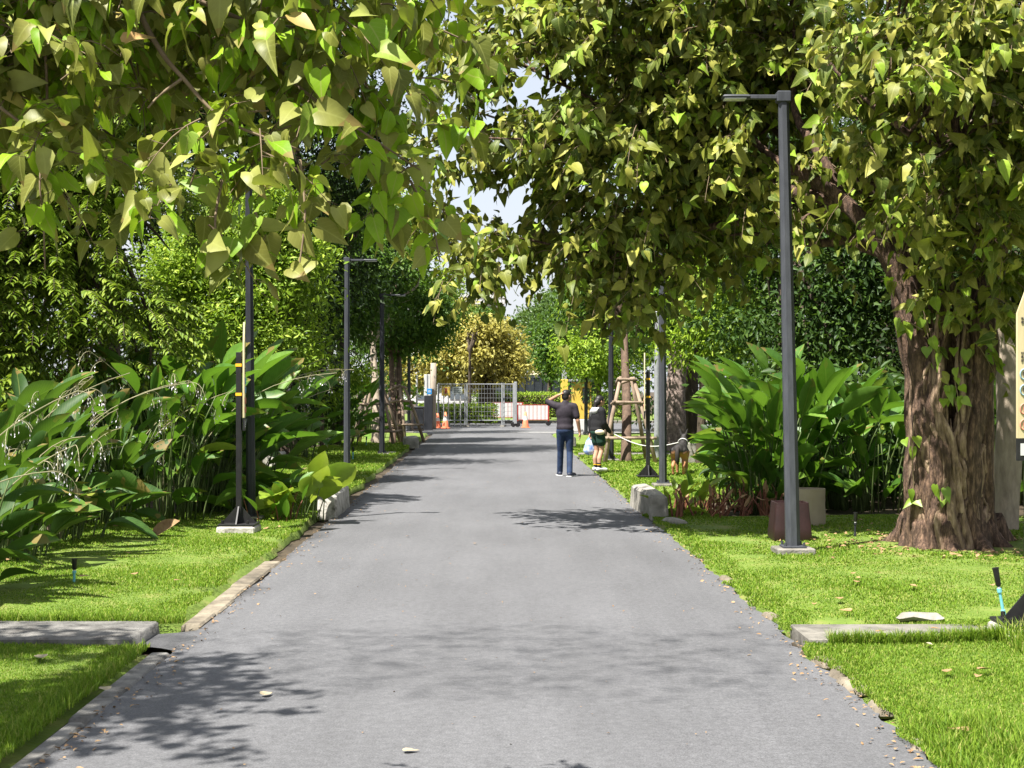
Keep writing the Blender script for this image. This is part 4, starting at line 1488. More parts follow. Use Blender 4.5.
# ================================================================== BROAD LEAVED PLANTS
def bend_path(p0, d0, d1, L, n=7):
    t = np.linspace(0, 1, n)[:, None]
    d = nrm(d0 * (1 - t) + d1 * t)
    return p0 + np.concatenate([np.zeros((1, 3)), np.cumsum((d[1:] + d[:-1]) / 2 * L / (n - 1), 0)])


def broad_plant(base, H, n, L, W, m_, label, spread=.45, flowers=0, name='broad_leaved_plant', cat='plant', group=None, face=None, upright=.5, stem=None):
    base = np.array(base, float)
    t = thing(name, label, cat, base, group)
    st, lf = MB(), MB()
    for k in range(n):
        a = RNG.uniform(0, 2 * math.pi)
        if face is not None and RNG.random() < .6:
            a = face + RNG.normal() * .8
        out = np.array([math.cos(a), math.sin(a), 0])
        q = RNG.random() ** .9
        h = H * (.10 + .78 * q)
        p0 = base + out * spread * RNG.uniform(.1, 1.0) + np.array([RNG.normal() * .1, RNG.normal() * .1, -.03])
        tilt = RNG.uniform(.10, .42) * (1.25 - q * .6)
        pth = bend_path(p0, nrm(out * .06 + np.array([0, 0, 1])), nrm(out * (tilt + .25) + np.array([0, 0, .85])), h, 6)
        st.tube(pth, np.linspace(.013, .007, 6) * (.7 + .3 * H / 2), 5)
        up = RNG.uniform(-.15, 1.0) * upright + q * .5
        d = nrm(out + np.array([0, 0, up * 1.6]) + rnd(1, .22)[0])
        no = nrm(np.array([0, 0, 1.0]) - out * up * .9 + rnd(1, .4)[0])
        l = L * RNG.uniform(.65, 1.2)
        leaves(lf, pth[-1:], d[None], no[None], np.array([l]), np.array([l * W * RNG.uniform(.8, 1.15)]), BLADE, bend=np.array([RNG.uniform(-.08, .3)]), twist=.7)
    st.build('stems', stem or M['stem_green'], t, smooth=True)
    lf.build('leaves', m_, t, smooth=True)
    for k in range(flowers):
        a = (face if face is not None else 0) + RNG.normal() * .9
        out = np.array([math.cos(a), math.sin(a), 0])
        pth = bend_path(base + out * .2, nrm(out * .12 + np.array([0, 0, 1])), nrm(out * 1.0 + np.array([0, 0, RNG.uniform(-.1, .5)])), H * RNG.uniform(1.05, 1.5), 12)
        fs, fl = MB(), MB()
        fs.tube(pth, np.linspace(.009, .004, 12), 5)
        for j in range(RNG.integers(2, 5)):
            i0 = RNG.integers(7, 12)
            o_ = pth[i0]
            side = nrm(rnd(1)[0] * np.array([1, 1, .2]) + out * .6)
            br = bend_path(o_, side, np.array([side[0] * .2, side[1] * .2, -1]), RNG.uniform(.16, .34), 6)
            fs.tube(br, .0028, 4)
            for i in range(9):
                c_ = br[RNG.integers(2, 6)] + rnd(1, .022)[0]
                e_ = c_ + np.array([RNG.normal() * .012, RNG.normal() * .012, -RNG.uniform(.03, .09)])
                fs.tube([c_, e_], .0016, 3, cap=False)
                leaves(fl, e_[None], np.array([[RNG.normal() * .3, RNG.normal() * .3, -1]]), rnd(1), np.array([.026]), np.array([.015]), DIAMOND)
        so = fs.build('flower_stalk', M['stalk'], t)
        fl.build('flowers', M['petal'], so)
    return t


SLF = -.6      # facing the road from the left (radians from +x)
left_rows = [
    ((12, 596, .03), 1.55, 26, .75, .34, 'bluish', 1, 'broad leaved plant cut by the left frame edge, drooping over the near lawn'),
    ((-40, 612, .03), 1.9, 22, .8, .34, 'bluish', 2, 'tall broad leaved plant beyond the left frame edge, flower stalks reaching in'),
    ((62, 566, .05), 1.7, 26, .72, .33, 'bluish', 3, 'bluish broad leaved plant with white flower stalks behind the near left sprinkler'),
    ((20, 556, .05), 2.2, 26, .8, .32, 'bluish', 4, 'tall bluish plant with many white flower stalks at the left frame edge'),
    ((112, 546, .05), 1.9, 28, .75, .33, 'bluish', 4, 'bluish flowering plant left of the fallen bent leaf'),
    ((75, 536, .05), 2.3, 26, .8, .31, 'bluish', 4, 'tall flowering plant in the second row behind the bent leaf'),
    ((152, 530, .05), 2.0, 26, .75, .32, 'bluish', 3, 'flowering plant just behind the fallen bent leaf, with pale stalks'),
    ((190, 520, .05), 2.1, 28, .8, .32, 'big', 3, 'green broad leaved plant left of the black sign post'),
    ((150, 512, .05), 2.6, 26, .85, .32, 'bluish', 4, 'tallest flowering plant in the left bank, in front of the pale bush'),
    ((228, 514, .05), 2.1, 28, .85, .30, 'big', 2, 'green broad leaved plant behind the black sign post'),
    ((268, 513, .05), 2.0, 30, .95, .27, 'big', 0, 'plant with long pale green leaves right of the left dark lamp'),
    ((290, 505, .05), 1.9, 26, .95, .27, 'big', 1, 'plant with long narrow leaves behind the mossy stone block'),
    ((250, 500, .05), 2.5, 24, .9, .30, 'big', 3, 'tall plant with upright leaves in the back row by the left dark lamp'),
]
for (px, py, z), H, n, L, W, k_, fl, lab in left_rows:
    broad_plant(G(px, py, z) + np.array([-.30 - .0045 * max(0, px - 180) - (.42 if px < 165 else 0), .25 if px < 165 else 0, 0]), H * (.82 if px < 160 else 1), int(n * 1.7), L * (.80 if px < 200 else .84), W, M['big' if k_ == 'big' else 'bigblue'], lab, .45, fl, group='broad leaved plants along the left side', face=SLF, upright=.75)
broad_plant(G(300, 519, .05), .62, 12, .46, .8, M['biglight'], 'low lime green plant with rounded leaves beside the mossy stone block', .28, 0, 'lime_plant', face=-1.2, upright=1.4)
broad_plant(G(278, 521, .05), .55, 12, .4, .3, M['big'], 'low green plant at the lawn edge left of the lime leaved plant', .3, 0, 'low_plant', face=-1.4, upright=1.2, stem=M['stem_dry'])
for px, py, H, lab in ((318, 450, 2.0, 'broad leaved plant behind the grey street lamp on the left lawn'), (345, 449, 2.1, 'broad leaved plant just left of the propped trees'), (368, 440, 2.0, 'dark broad leaved plant under the propped trees'), (300, 462, 1.9, 'broad leaved plant at the far left lawn edge behind the mossy block')):
    broad_plant(G(px, py), H, 26, .8, .34, M['big'], lab, .6, 0, group='broad leaved plants along the left side', face=-.8)
right_rows = [
    ((778, 500), 1.35, 22, .66, .29, 'broad leaved plant at the left end of the right bank, by the grey lamp'),
    ((768, 511), 1.85, 30, .85, .32, 'broad leaved plant behind the red stemmed bed'),
    ((762, 508), 2.1, 32, .85, .34, 'broad leaved plant left of the nearest right lamp, behind the dark red planter'),
    ((800, 506), 2.1, 32, .85, .35, 'broad leaved plant right behind the nearest right lamp'),
    ((838, 506), 2.0, 30, .85, .36, 'broad leaved plant above the beige planter'),
    ((872, 508), 1.75, 30, .8, .36, 'darker broad leaved plant between the beige planter and the fig trunk'),
    ((905, 500), 1.7, 26, .8, .36, 'broad leaved plant tucked behind the fig trunk'),
    ((772, 492), 2.4, 26, .9, .33, 'tall broad leaved plant in the back row left of the nearest right lamp'),
    ((820, 492), 2.4, 26, .9, .34, 'tall broad leaved plant in the back row right of the nearest right lamp'),
    ((1020, 500), 2.0, 28, .9, .34, 'broad leaved plant behind the cream sign plank'),
    ((1060, 520), 2.0, 26, .9, .34, 'broad leaved plant mostly beyond the right frame edge'),
    ((960, 488), 2.1, 26, .9, .34, 'broad leaved plant in the dark gap behind the fig roots'),
]
for (px, py), H, n, L, W, lab in right_rows:
    broad_plant(G(px, py), H * .95, int(n * 1.6), L * .78, W, M['big'], lab, .5, 0, group='broad leaved plants along the right side', face=-2.2 if px < 900 else -1.8, upright=.75)
# red-stemmed bed
t = thing('red_stemmed_plant', 'bed of short reddish brown cut stems by the long pale stone block', 'plant', G(705, 517))
st, lf = MB(), MB()
for k in range(95):
    p0 = G(RNG.uniform(672, 775), RNG.uniform(508, 521))
    d = nrm(np.array([RNG.normal() * .35, RNG.normal() * .2, 1.0]))
    h = RNG.uniform(.15, .42)
    st.tube([p0, p0 + d * h], [.016, .011], 5)
    if RNG.random() < .55:
        leaves(lf, (p0 + d * h * .9)[None], nrm(d + rnd(1, .6)[0])[None], rnd(1), np.array([RNG.uniform(.08, .2)]), np.array([.05]), OVAL)
sb = st.build('stems', M['stem_dry'], t)
lf.build('dry_leaves', M['leafdry'], t)
broad_plant(G(682, 516), .42, 12, .34, .3, M['biglight'], 'lime green plant with upright leaves left of the red stemmed bed', .3, 0, 'lime_plant', face=-1.6, upright=1.6)
broad_plant(G(696, 510), .4, 10, .34, .22, M['big'], 'narrow leaved tuft behind the lime green plant on the right', .3, 0, 'tuft', face=-1.6, upright=1.8)
# fallen bent leaf on the left lawn
fb = MB()
leaves(fb, (G(150, 544) + np.array([0, 0, .07]))[None], np.array([[.85, -.2, .38]]), np.array([[-.4, -.5, .6]]), np.array([.42]), np.array([.22]), BLADE, bend=np.array([-.2]))
tag(fb.build('fallen_broad_leaf', M['leafdry'], origin=G(150, 544), smooth=True), 'large bent brown leaf lying on the left lawn', 'leaf')


# ================================================================== THE FIG TREE (right) AND ITS CROWN
def sprays(lb, tb, Q, D, nleaf, L, tw=.5, droop=.6, tpl=HEART, ratio=.82, out=.55, seed=0, twr=.0055, wild=.45):
    n = len(Q)
    d0 = nrm(D * np.array([1, 1, .35]) + rnd(n, .35) + np.array([0, 0, .1]))
    Ls = tw * RNG.uniform(.6, 1.3, n)
    tt = np.linspace(0, 1, 5)
    for i in range(n):
        pth = Q[i] + d0[i] * (tt * Ls[i])[:, None] - np.array([0, 0, 1]) * (droop * Ls[i] * tt ** 2)[:, None]
        if tb is not None: tb.tube(pth, np.linspace(twr, twr * .4, 5), 4, cap=False)
    t = np.tile(np.linspace(.12, 1.0, nleaf), n) + RNG.uniform(-.06, .06, n * nleaf)
    i = np.repeat(np.arange(n), nleaf)
    B = Q[i] + d0[i] * (t * Ls[i])[:, None] - np.array([0, 0, 1]) * (droop * Ls[i] * t ** 2)[:, None]
    side = nrm(np.cross(d0[i], [0, 0, 1.0])) * np.where(RNG.random(n * nleaf) < .5, -1, 1)[:, None]
    pet = nrm(side * .8 + d0[i] * .4 + rnd(n * nleaf, .35) + np.array([0, 0, .05]))
    pl_ = L * RNG.uniform(.35, .65, n * nleaf)
    B2 = B + pet * pl_[:, None]
    dr = nrm(pet * out + D[i] * .25 + np.array([0, 0, -.55]) + rnd(n * nleaf, wild))
    no = nrm(D[i] * .5 + pet * .35 + np.array([0, 0, .75]) + rnd(n * nleaf, wild))
    ls = L * np.clip(RNG.normal(.88, .22, n * nleaf), .35, 1.35)
    leaves(lb, B2, dr, no, ls, ls * ratio * RNG.uniform(.75, 1.1, n * nleaf), tpl, bend=RNG.uniform(-.12, .45, n * nleaf), twist=.8)
    return B, B2


def petioles(tb, B, B2, k=.0018):
    a = B2 - B
    s = nrm(np.cross(a, [0.3, .2, 1.0])) * k
    s2 = nrm(np.cross(a, s)) * k
    n = len(B)
    V = np.stack([B - s, B + s, B + s2, B2 - s * .6, B2 + s * .6, B2 + s2 * .6], 1).reshape(-1, 3)
    o = np.arange(n) * 6
    tb.v.append(V)
    tb.f.append(np.concatenate([np.stack([o, o + 1, o + 4, o + 3], 1), np.stack([o + 1, o + 2, o + 5, o + 4], 1), np.stack([o + 2, o, o + 3, o + 5], 1)]) + tb.n)
    tb.n += len(V)


YT = 16.0
ft = G(952, 549)
fig = thing('fig_tree', 'huge old fig tree on the right with a trunk of fused twisting roots', 'tree', ft)


def fp(px, py, dy=0.0): return P(953 + (px - 953) * (.80 if py > 300 else .80 + .20 * min(1, (300 - py) / 100)), py, YT + dy)


tk = MB()
tk.tube(catmull([fp(950, 566), fp(950, 500), fp(948, 440), fp(946, 380), fp(940, 310)], 5), [.31 for i in range(21)], 14, jit=.12)
stems = [   # pixel paths on the trunk plane with depth offset and radii
    ([(912, 556, -.25), (917, 500, -.33), (916, 440, -.36), (913, 380, -.36), (905, 320, -.3), (885, 262, -.2), (845, 205, -.1), (790, 165, 0)], [.19, .15, .13, .125, .12, .1, .085, .06]),
    ([(928, 556, -.40), (930, 500, -.42), (926, 440, -.44), (931, 380, -.44), (935, 320, -.40), (938, 260, -.2), (948, 180, 0), (955, 60, .2)], [.15, .12, .11, .11, .10, .10, .085, .06]),
    ([(975, 560, -.38), (972, 505, -.40), (975, 440, -.42), (982, 380, -.38), (984, 310, -.3), (992, 240, -.1), (1015, 150, .1)], [.2, .15, .135, .13, .13, .11, .08]),
    ([(955, 556, -.48), (950, 505, -.50), (962, 440, -.46), (970, 385, -.42), (965, 325, -.38), (950, 285, -.34), (938, 255, -.3)], [.12, .085, .075, .07, .065, .06, .05]),
    ([(995, 556, -.1), (990, 500, -.22), (992, 430, -.25), (996, 360, -.2), (1000, 300, -.1), (1010, 200, .1)], [.17, .13, .115, .11, .10, .08]),
    ([(905, 552, 0), (906, 490, -.1), (905, 420, -.15), (900, 350, -.1), (885, 280, 0), (860, 230, .2)], [.15, .12, .11, .11, .1, .08]),
    ([(938, 553, .3), (940, 450, .3), (930, 350, .3), (900, 250, .4), (840, 150, .6)], [.22, .2, .18, .15, .1]),
    ([(980, 553, .3), (980, 450, .3), (985, 350, .3), (1000, 250, .4), (1040, 120, .6)], [.22, .2, .18, .15, .1]),
]
for pts, rr in stems:
    pth = catmull([fp(*q) for q in pts], 6)
    pth = pth + np.stack([vnoise(pth * 3, 71), vnoise(pth * 3, 72), pth[:, 0] * 0], 1) * .03
    tk.tube(pth, .88 * np.interp(np.linspace(0, 1, len(pth)), np.linspace(0, 1, len(rr)), rr), 12, jit=.16)
# flared surface roots
for px, py, dy, sx, sy in ((905, 552, -.1, -.45, -.15), (918, 555, -.35, -.25, -.35), (975, 560, -.38, .32, -.5), (990, 556, -.2, .75, -.25), (950, 555, -.5, -.05, -.35), (1000, 550, .1, .9, .2), (905, 548, .2, -.8, .3)):
    p0 = fp(px, py - 30, dy)
    p1 = fp(px, py - 2, dy) + np.array([sx * .16, sy * .25, 0])
    p1[2] = .1
    p2 = np.array([p1[0] + sx * .22, p1[1] + sy * .5, -.02])
    tk.tube(catmull([p0, p1, p2, p2 + np.array([sx * .4, sy * .4 + .05, -.08])], 5), np.interp(np.linspace(0, 1, 16), [0, .4, 1], [.14, .10, .03]), 10, jit=.12)
trunk = tk.build('trunk', M['bark_fig'], fig, smooth=True)
# strands of aerial root woven over the trunk
for k in range(46):
    x0 = RNG.uniform(906, 996)
    top_y = RNG.uniform(300, 470)
    pts = []
    x_ = x0 + RNG.normal() * 8
    nseg = 6
    for j in range(nseg + 1):
        f_ = j / nseg
        yy_ = top_y + (553 - top_y) * f_
        x_ = x_ + RNG.normal() * 9
        xx_ = np.clip(x_ + (x0 - 950) * .12 * max(0, f_ - .6), 902, 1000)
        u_ = (xx_ - 950) / 52
        dy = -.50 * math.sqrt(max(0, 1 - u_ * u_)) - .05 + RNG.normal() * .025 - .1 * max(0, f_ - .75)
        pts.append(fp(xx_, yy_, dy))
    pts[-1][2] = -.03
    pth = catmull(pts, 5)
    r_ = RNG.uniform(.012, .045)
    q = MB()
    q.tube(pth, np.interp(np.linspace(0, 1, len(pth)), [0, .3, .85, 1], [r_ * .5, r_, r_ * 1.1, r_ * 1.6]), 7, jit=.12)
    q.build('aerial_root', M['bark_root'] if RNG.random() < .75 else M['bark_fig'], fig, smooth=True)

lb_, tb_, bb_ = MB(), MB(), MB()
fig_lobes = []
def FL(px, py, Y, rx, ry, rz):
    k = (Y + (4.5 if 660 < px < 870 else 3.5 if px < 880 else 2.4)) / Y
    fig_lobes.append((P(px, py, Y * k), (rx * k, ry, rz * k)))
for q in ((985, 40, 12.2, 1.1, 1.1, 1.2), (880, 50, 12.0, 1.1, 1.1, 1.1), (800, 70, 12.0, 1.1, 1.2, 1.1), (700, 50, 12.8, 1.3, 1.3, 1.2), (600, 45, 13.6, 1.2, 1.3, 1.2), (515, 50, 14.6, .7, 1.2, .8),
          (745, 170, 12.5, .95, 1.1, .8), (840, 120, 12.2, .8, 1.0, .6), (640, 160, 13.5, 1.1, 1.2, .9), (540, 160, 14.5, .75, 1.1, .85), (950, 140, 12.3, .9, 1.0, .8), (1010, 190, 12.5, .6, .8, .8),
          (500, 235, 14.6, .5, .9, .45), (575, 250, 14.2, .7, .9, .5), (650, 250, 13.8, .75, .9, .5), (725, 245, 13.4, .6, .8, .42), (805, 250, 13.2, .22, .4, .28), (985, 265, 12.9, .38, .5, .5),
          (640, 300, 14.2, .4, .5, .25), (585, 300, 14.4, .3, .5, .2), (462, 170, 15, .16, .5, .4), (475, 245, 15, .35, .6, .32), (515, 275, 15, .4, .6, .22), (468, 105, 15, .34, .6, .45), (450, 35, 15, .4, .6, .4), (500, 200, 15.2, .4, .6, .5), (440, 120, 15, .32, .6, .5), (447, 195, 15, .26, .5, .4), (455, 265, 15.2, .26, .5, .28), (425, 50, 15, .35, .6, .4), (985, 300, 12.9, .3, .4, .4), (930, 215, 12.6, .45, .5, .35), (1015, 240, 12.7, .4, .5, .4), (425, 150, 15.3, .3, .6, .55), (430, 220, 15.3, .25, .5, .35), (840, 195, 12.6, .4, .5, .32), (912, 265, 13.0, .26, .35, .26), (970, 330, 12.9, .2, .3, .3)):
    FL(*q)
for c_, r_ in (((2.2, 16.4, 6.9), (2.4, .9, .7)), ((6.4, 17.0, 7.4), (2.2, 2.4, 1.4)), ((7.2, 19.0, 5.2), (1.9, 1.6, 1.5)), ((9.5, 16.5, 5.8), (2.2, 2.6, 1.8))):
    fig_lobes.append((np.array(c_), r_))
Q, D = lobe_points(fig_lobes, 4150, .3, .7, -.08, 5)
k_ = ~((Q[:, 0] < .25) & (RNG.random(len(Q)) < .38))
k_ &= ~((Q[:, 1] < 16.0) & (np.abs(Q[:, 0] / Q[:, 1] * F + HX - 770) < 70))
Q, D = Q[k_], D[k_]
B, B2 = sprays(lb_, tb_, Q, D, 11, .142, .46, .55)
petioles(tb_, B, B2, .0016)
crown_o = lb_.build('crown', M['fig'], fig, smooth=True)
tb_.build('twigs', M['twig'], fig)
# main limbs, then twigs that leave them
lp_ = []
def limb(pts, r0, r1=.012):
    pth = catmull(pts, 7)
    pth[1:] += np.stack([vnoise(pth[1:] * 1.5, 81), vnoise(pth[1:] * 1.5, 82), vnoise(pth[1:] * 1.5, 83)], 1) * .07
    bb_.tube(pth, np.linspace(r0, r1, len(pth)), 7, jit=.1)
    lp_.append(pth[2:])
    return pth
a_ = fp(845, 205, -.1)
for e in ([P(760, 140, 16.6), P(680, 60, 17)], [P(740, 165, 16.8), P(640, 130, 17.4), P(540, 70, 18.2)], [P(760, 225, 16.8), P(660, 235, 17.4), P(575, 250, 18)], [P(800, 120, 16.4), P(790, 20, 16.8)]):
    limb([a_] + e, .075)
for st_, e in ((fp(950, 160, 0), [P(880, 40, 15.4)]), (fp(950, 160, 0), [P(960, 20, 15.4)]), (fp(950, 160, 0), [P(900, 130, 15), P(830, 60, 15.6)]), (fp(1010, 160, .1), [P(1010, 40, 15)]), (fp(1010, 160, .1), [P(990, 220, 14.9), P(975, 260, 15)]), (fp(1010, 160, .1), [P(960, 130, 14.8)]),
               (fp(870, 240, .2), [P(795, 235, 16.6), P(730, 240, 17)]), (fp(905, 270, .4), [P(800, 150, 17.4), P(700, 60, 17.6), P(600, 50, 18)]), (fp(905, 270, .4), [P(720, 170, 17.8), P(600, 160, 18.4), P(480, 110, 19)])):
    limb([st_] + e, .065)
bb_.tube(catmull([P(465, 137, 16.6), P(520, 139, 16.6), P(570, 138, 16.9), P(640, 120, 17.4)], 5), np.linspace(.008, .02, 16), 6, jit=.1)
LPP = np.concatenate(lp_)
for k in range(240):
    e = Q[RNG.integers(len(Q))]
    dd = np.linalg.norm(LPP - e, axis=1)
    s_ = LPP[np.argmin(dd + RNG.random(len(dd)) * .4)]
    if np.linalg.norm(e - s_) > 2.2: continue
    bb_.tube(catmull([s_, (s_ + e) / 2 + rnd(1, .08)[0], e], 4), np.linspace(.02, .006, 9), 5, cap=False)
bb_.build('limbs', M['bark_fig'], fig, smooth=True)
# bright sprouts on the trunk
vb, vt = MB(), MB()
for pts, n in (([(915, 305, -.5), (925, 345, -.55), (950, 390, -.62), (945, 405, -.66)], 16), ([(905, 500, -.4), (902, 450, -.5), (905, 415, -.5)], 7), ([(960, 345, -.6), (955, 375, -.65), (960, 400, -.65)], 9), ([(985, 330, -.55), (1000, 350, -.5), (1004, 362, -.5)], 7), ([(898, 340, -.4), (890, 320, -.5), (915, 330, -.6)], 9), ([(940, 495, -.62), (945, 480, -.66)], 4)):
    pth = catmull([fp(*q) for q in pts], 6)
    vt.tube(pth, .006, 5)
    i = RNG.integers(0, len(pth), n)
    B = pth[i] + rnd(n, .05)
    leaves(vb, B, nrm(np.array([0, -.3, -.75]) + rnd(n, .4)), nrm(np.array([-.2, -.8, .5]) + rnd(n, .3)), RNG.uniform(.08, .15, n), RNG.uniform(.07, .12, n), HEART)
sp_ = vt.build('sprout', M['twig'], fig)
vb.build('sprout_leaves', M['vine'], sp_)

# second trunk behind the fig
t = tree('slender_tree', 'pale slender trunk standing close behind the fig tree on the right', G(1003, 537), P(1000, 120, 17.3), .19, [(np.array([6.4, 17.8, 5.6]), (1.8, 1.6, 1.3)), (np.array([8.0, 18.5, 4.8]), (1.6, 1.5, 1.2))], M['dark'], M['bark_pale'], 300, 14, .12, .55, .22, OVAL, seed=9)


# ================================================================== THE OVERHANGING TREE (left, trunk beyond the frame)
ob = np.array([-5.2, 4.0, .03])
ov = thing('overhanging_tree', 'tree beyond the left edge whose heart shaped leaves hang into the top left', 'tree', ob)
q = MB()
top = np.array([-4.9, 4.1, 4.2])
q.tube(catmull([ob - np.array([0, 0, .1]), ob + np.array([.05, 0, 1.3]), ob + np.array([.1, -.05, 2.6]), top], 6), np.linspace(.3, .17, 19), 12, jit=.08)
q.build('trunk', M['bark_brown'], ov, smooth=True)
lo = []
NEAR = .68
def ON(px, py, Y): return P(px, py, Y * NEAR)
def OL(px, py, Y, rx, ry, rz): lo.append((ON(px, py, Y), (rx * NEAR, ry * NEAR, rz * NEAR)))
for a in ((20, 60, 7.0, .32, .4, .38), (45, 150, 7.0, .22, .35, .24), (130, 70, 7.6, .4, .4, .36), (225, 60, 7.8, .4, .4, .3), (150, 140, 6.8, .26, .3, .2), (240, 140, 6.8, .3, .3, .24), (320, 120, 7.0, .3, .35, .26), (370, 90, 7.6, .3, .4, .28), (405, 160, 7.4, .18, .25, .24), (185, 205, 6.7, .2, .2, .14), (300, 175, 6.9, .18, .25, .14), (395, 190, 7.2, .14, .2, .12)):
    OL(*a)
ovl, ovt = MB(), MB()
Q, D = lobe_points(lo, 98, .35, .42, -.45, 13)
B, B2 = sprays(ovl, ovt, Q, D, 9, .083, .2, .5, HEART, .8, .5, twr=.003)
petioles(ovt, B, B2, .0018)
# single hanging shoots
for pts in ([(300, 160, 6.8), (305, 215, 6.75), (298, 275, 6.7)], [(222, 180, 6.8), (215, 225, 6.7), (225, 255, 6.7)], [(45, 130, 7), (40, 180, 6.9), (42, 205, 6.9)], [(410, 180, 7.2), (432, 225, 7.2), (440, 262, 7.2)], [(395, 195, 7.2), (388, 225, 7.2)], [(255, 210, 6.8), (262, 245, 6.8)]):
    pth = catmull([ON(*w_) for w_ in pts], 5)
    ovt.tube(pth, np.linspace(.005, .0025, len(pth)), 5)
    n = 3 + 2 * len(pts)
    i = RNG.integers(1, len(pth), n)
    B = pth[i]
    B2 = B + nrm(rnd(n) + np.array([0, -.2, 0])) * .045
    petioles(ovt, B, B2, .0018)
    leaves(ovl, B2, nrm(np.array([0, -.1, -.8]) + rnd(n, .4)), nrm(np.array([-.1, -.7, .5]) + rnd(n, .4)), RNG.uniform(.07, .112, n), RNG.uniform(.06, .09, n), HEART)
# the shaded layer higher and farther back
lo2 = [(P(120, 0, 5.0), (.7, .3, .22)), (P(290, -10, 4.9), (.5, .28, .18)), (P(420, -5, 4.85), (.28, .25, .15)), (P(0, 60, 5.1), (.3, .3, .3)), (P(330, 60, 4.9), (.2, .2, .16))]
Q, D = lobe_points(lo2, 170, .2, .6, -.6, 14)
B, B2 = sprays(ovl, ovt, Q, D, 10, .088, .25, .5, HEART, .8, .5, twr=.0035)
# unseen leaf masses added to cast shade: dense ones near, a thin one high up
Q, D = lobe_points([(np.array([-1.8, 4.62, 3.7]), (1.1, .14, .12))], 90, .1, .9, -.9, 16)  # added out of view to shade the upper back leaves
sprays(ovl, ovt, Q, D, 9, .10, .2, .5, HEART, .85, .5, twr=.005)
lo3 = [(np.array([-6.3, 6.1, 6.0]), (2.4, 1.75, .8)), (np.array([-6.6, 4.2, 5.6]), (1.8, 1.6, .8))]  # added out of view to shade the near left lawn
Q, D = lobe_points(lo3, 2700, .1, .9, -.9, 15)
sprays(ovl, ovt, Q, D, 10, .12, .4, .5, HEART, .85, .5, twr=.005)
n = 2500
Q = np.array([-7.8, 4.6, 13.0]) + RNG.uniform(-1, 1, (n, 3)) * np.array([4.0, 1.15, .8])  # loose unseen leaves high up, added to half shade the road
Q[:, 0] += np.abs(RNG.normal(size=n)) * .5
leaves(ovl, Q, nrm(rnd(n) + np.array([0, 0, -.5])), nrm(rnd(n, .5) + np.array([0, 0, 1])), RNG.uniform(.045, .075, n), RNG.uniform(.04, .06, n), OVAL)
lo2 = lo2 + lo3
ovl.build('crown', M['fignear'], ov, smooth=True)  # the hanging leaves together with the added shade casters
ovt.build('twigs', M['twig'], ov)
q = MB()
limbs(q, top - np.array([0, 0, .2]), [c for c, r in lo3], .09, .010, 8, wob=.1)
limbs(q, top - np.array([0, 0, .2]), [c for c, r in lo2[:5]], .022, .006, 6, wob=.1)
for pts, r0, r1 in (([(120, -60, 7.2), (137, 5, 7.1), (160, 50, 7.0), (183, 78, 6.9), (225, 120, 6.85), (300, 150, 6.85)], .017, .005), ([(183, 78, 6.9), (160, 95, 6.85), (148, 108, 6.8)], .008, .004), ([(205, -20, 7.6), (250, 40, 7.4), (305, 92, 7.1), (360, 130, 7.1), (420, 170, 7.2)], .013, .004), ([(60, 40, 7.6), (75, 70, 7.5), (92, 88, 7.4)], .009, .004), ([(340, 10, 7.8), (360, 70, 7.7), (395, 140, 7.4)], .011, .004), ([(45, 270, 7.3), (43, 180, 7.2), (47, 90, 7.2), (40, -20, 7.3)], .004, .009), ([(-60, 60, 7), (-10, 100, 7), (45, 140, 7)], .014, .005)):
    pth = catmull([ON(*w_) for w_ in pts], 6)
    q.tube(pth, np.linspace(r0 * NEAR, r1 * NEAR, len(pth)), 7, jit=.08)
q.build('limbs', M['twig'], ov, smooth=True)


# ================================================================== BACKGROUND TREES
def PL(px, py, Y, rx, ry, rz): return (P(px, py, Y), (rx, ry, rz))


def gbase(px, Y): return np.array([(px - HX) / F * Y, Y, 0.0])


# feathery tree at the far left: tiers of drooping sprays with paired leaflets
def feather_tree(label, base, top, lobes, n, pairs, L, m_, seed):
    t = thing('feathery_tree', label, 'tree', base)
    q = MB()
    q.tube(catmull([base, base * .6 + top * .4 + rnd(1, .1)[0], top], 8), np.linspace(.2, .08, 17), 10, jit=.06)
    q.build('trunk', M['bark_dark'], t, smooth=True)
    Q, D = lobe_points(lobes, n, .6, .9, -.45, seed)
    lb, tb = MB(), MB()
    n = len(Q)
    d0 = nrm(D * np.array([1, 1, .2]) + np.array([.15, -.45, -.12]) + rnd(n, .3))
    ln_ = L * RNG.uniform(.7, 1.3, n)
    side = nrm(np.cross(d0, [0, 0, 1.0]))
    for s_ in (-1, 1):
        tt = np.linspace(.12, 1, pairs)
        i = np.repeat(np.arange(n), pairs)
        tv = np.tile(tt, n)
        Bp = Q[i] + d0[i] * (tv * ln_[i])[:, None] - np.array([0, 0, 1]) * (.35 * ln_[i] * tv ** 2)[:, None]
        dr = nrm(side[i] * s_ * .8 + d0[i] * .45 + np.array([0, 0, -.45]) + rnd(n * pairs, .16))
        no = nrm(np.array([0, 0, 1.0]) + side[i] * s_ * .3 + rnd(n * pairs, .2))
        ll = .105 * RNG.uniform(.8, 1.2, n * pairs)
        leaves(lb, Bp, dr, no, ll, ll * .42, OVAL)
    tt = np.linspace(0, 1, 4)
    for i in range(n):
        tb.tube(Q[i] + d0[i] * (tt * ln_[i])[:, None] - np.array([0, 0, 1]) * (.35 * ln_[i] * tt ** 2)[:, None], [.005, .004, .003, .002], 3, cap=False)
    limbs(tb, top * .8 + base * .2, [c for c, r in lobes] + list(Q[:30]), .06, .008, 5)
    tb.build('branches', M['bark_dark'], t)
    lb.build('crown', m_, t)


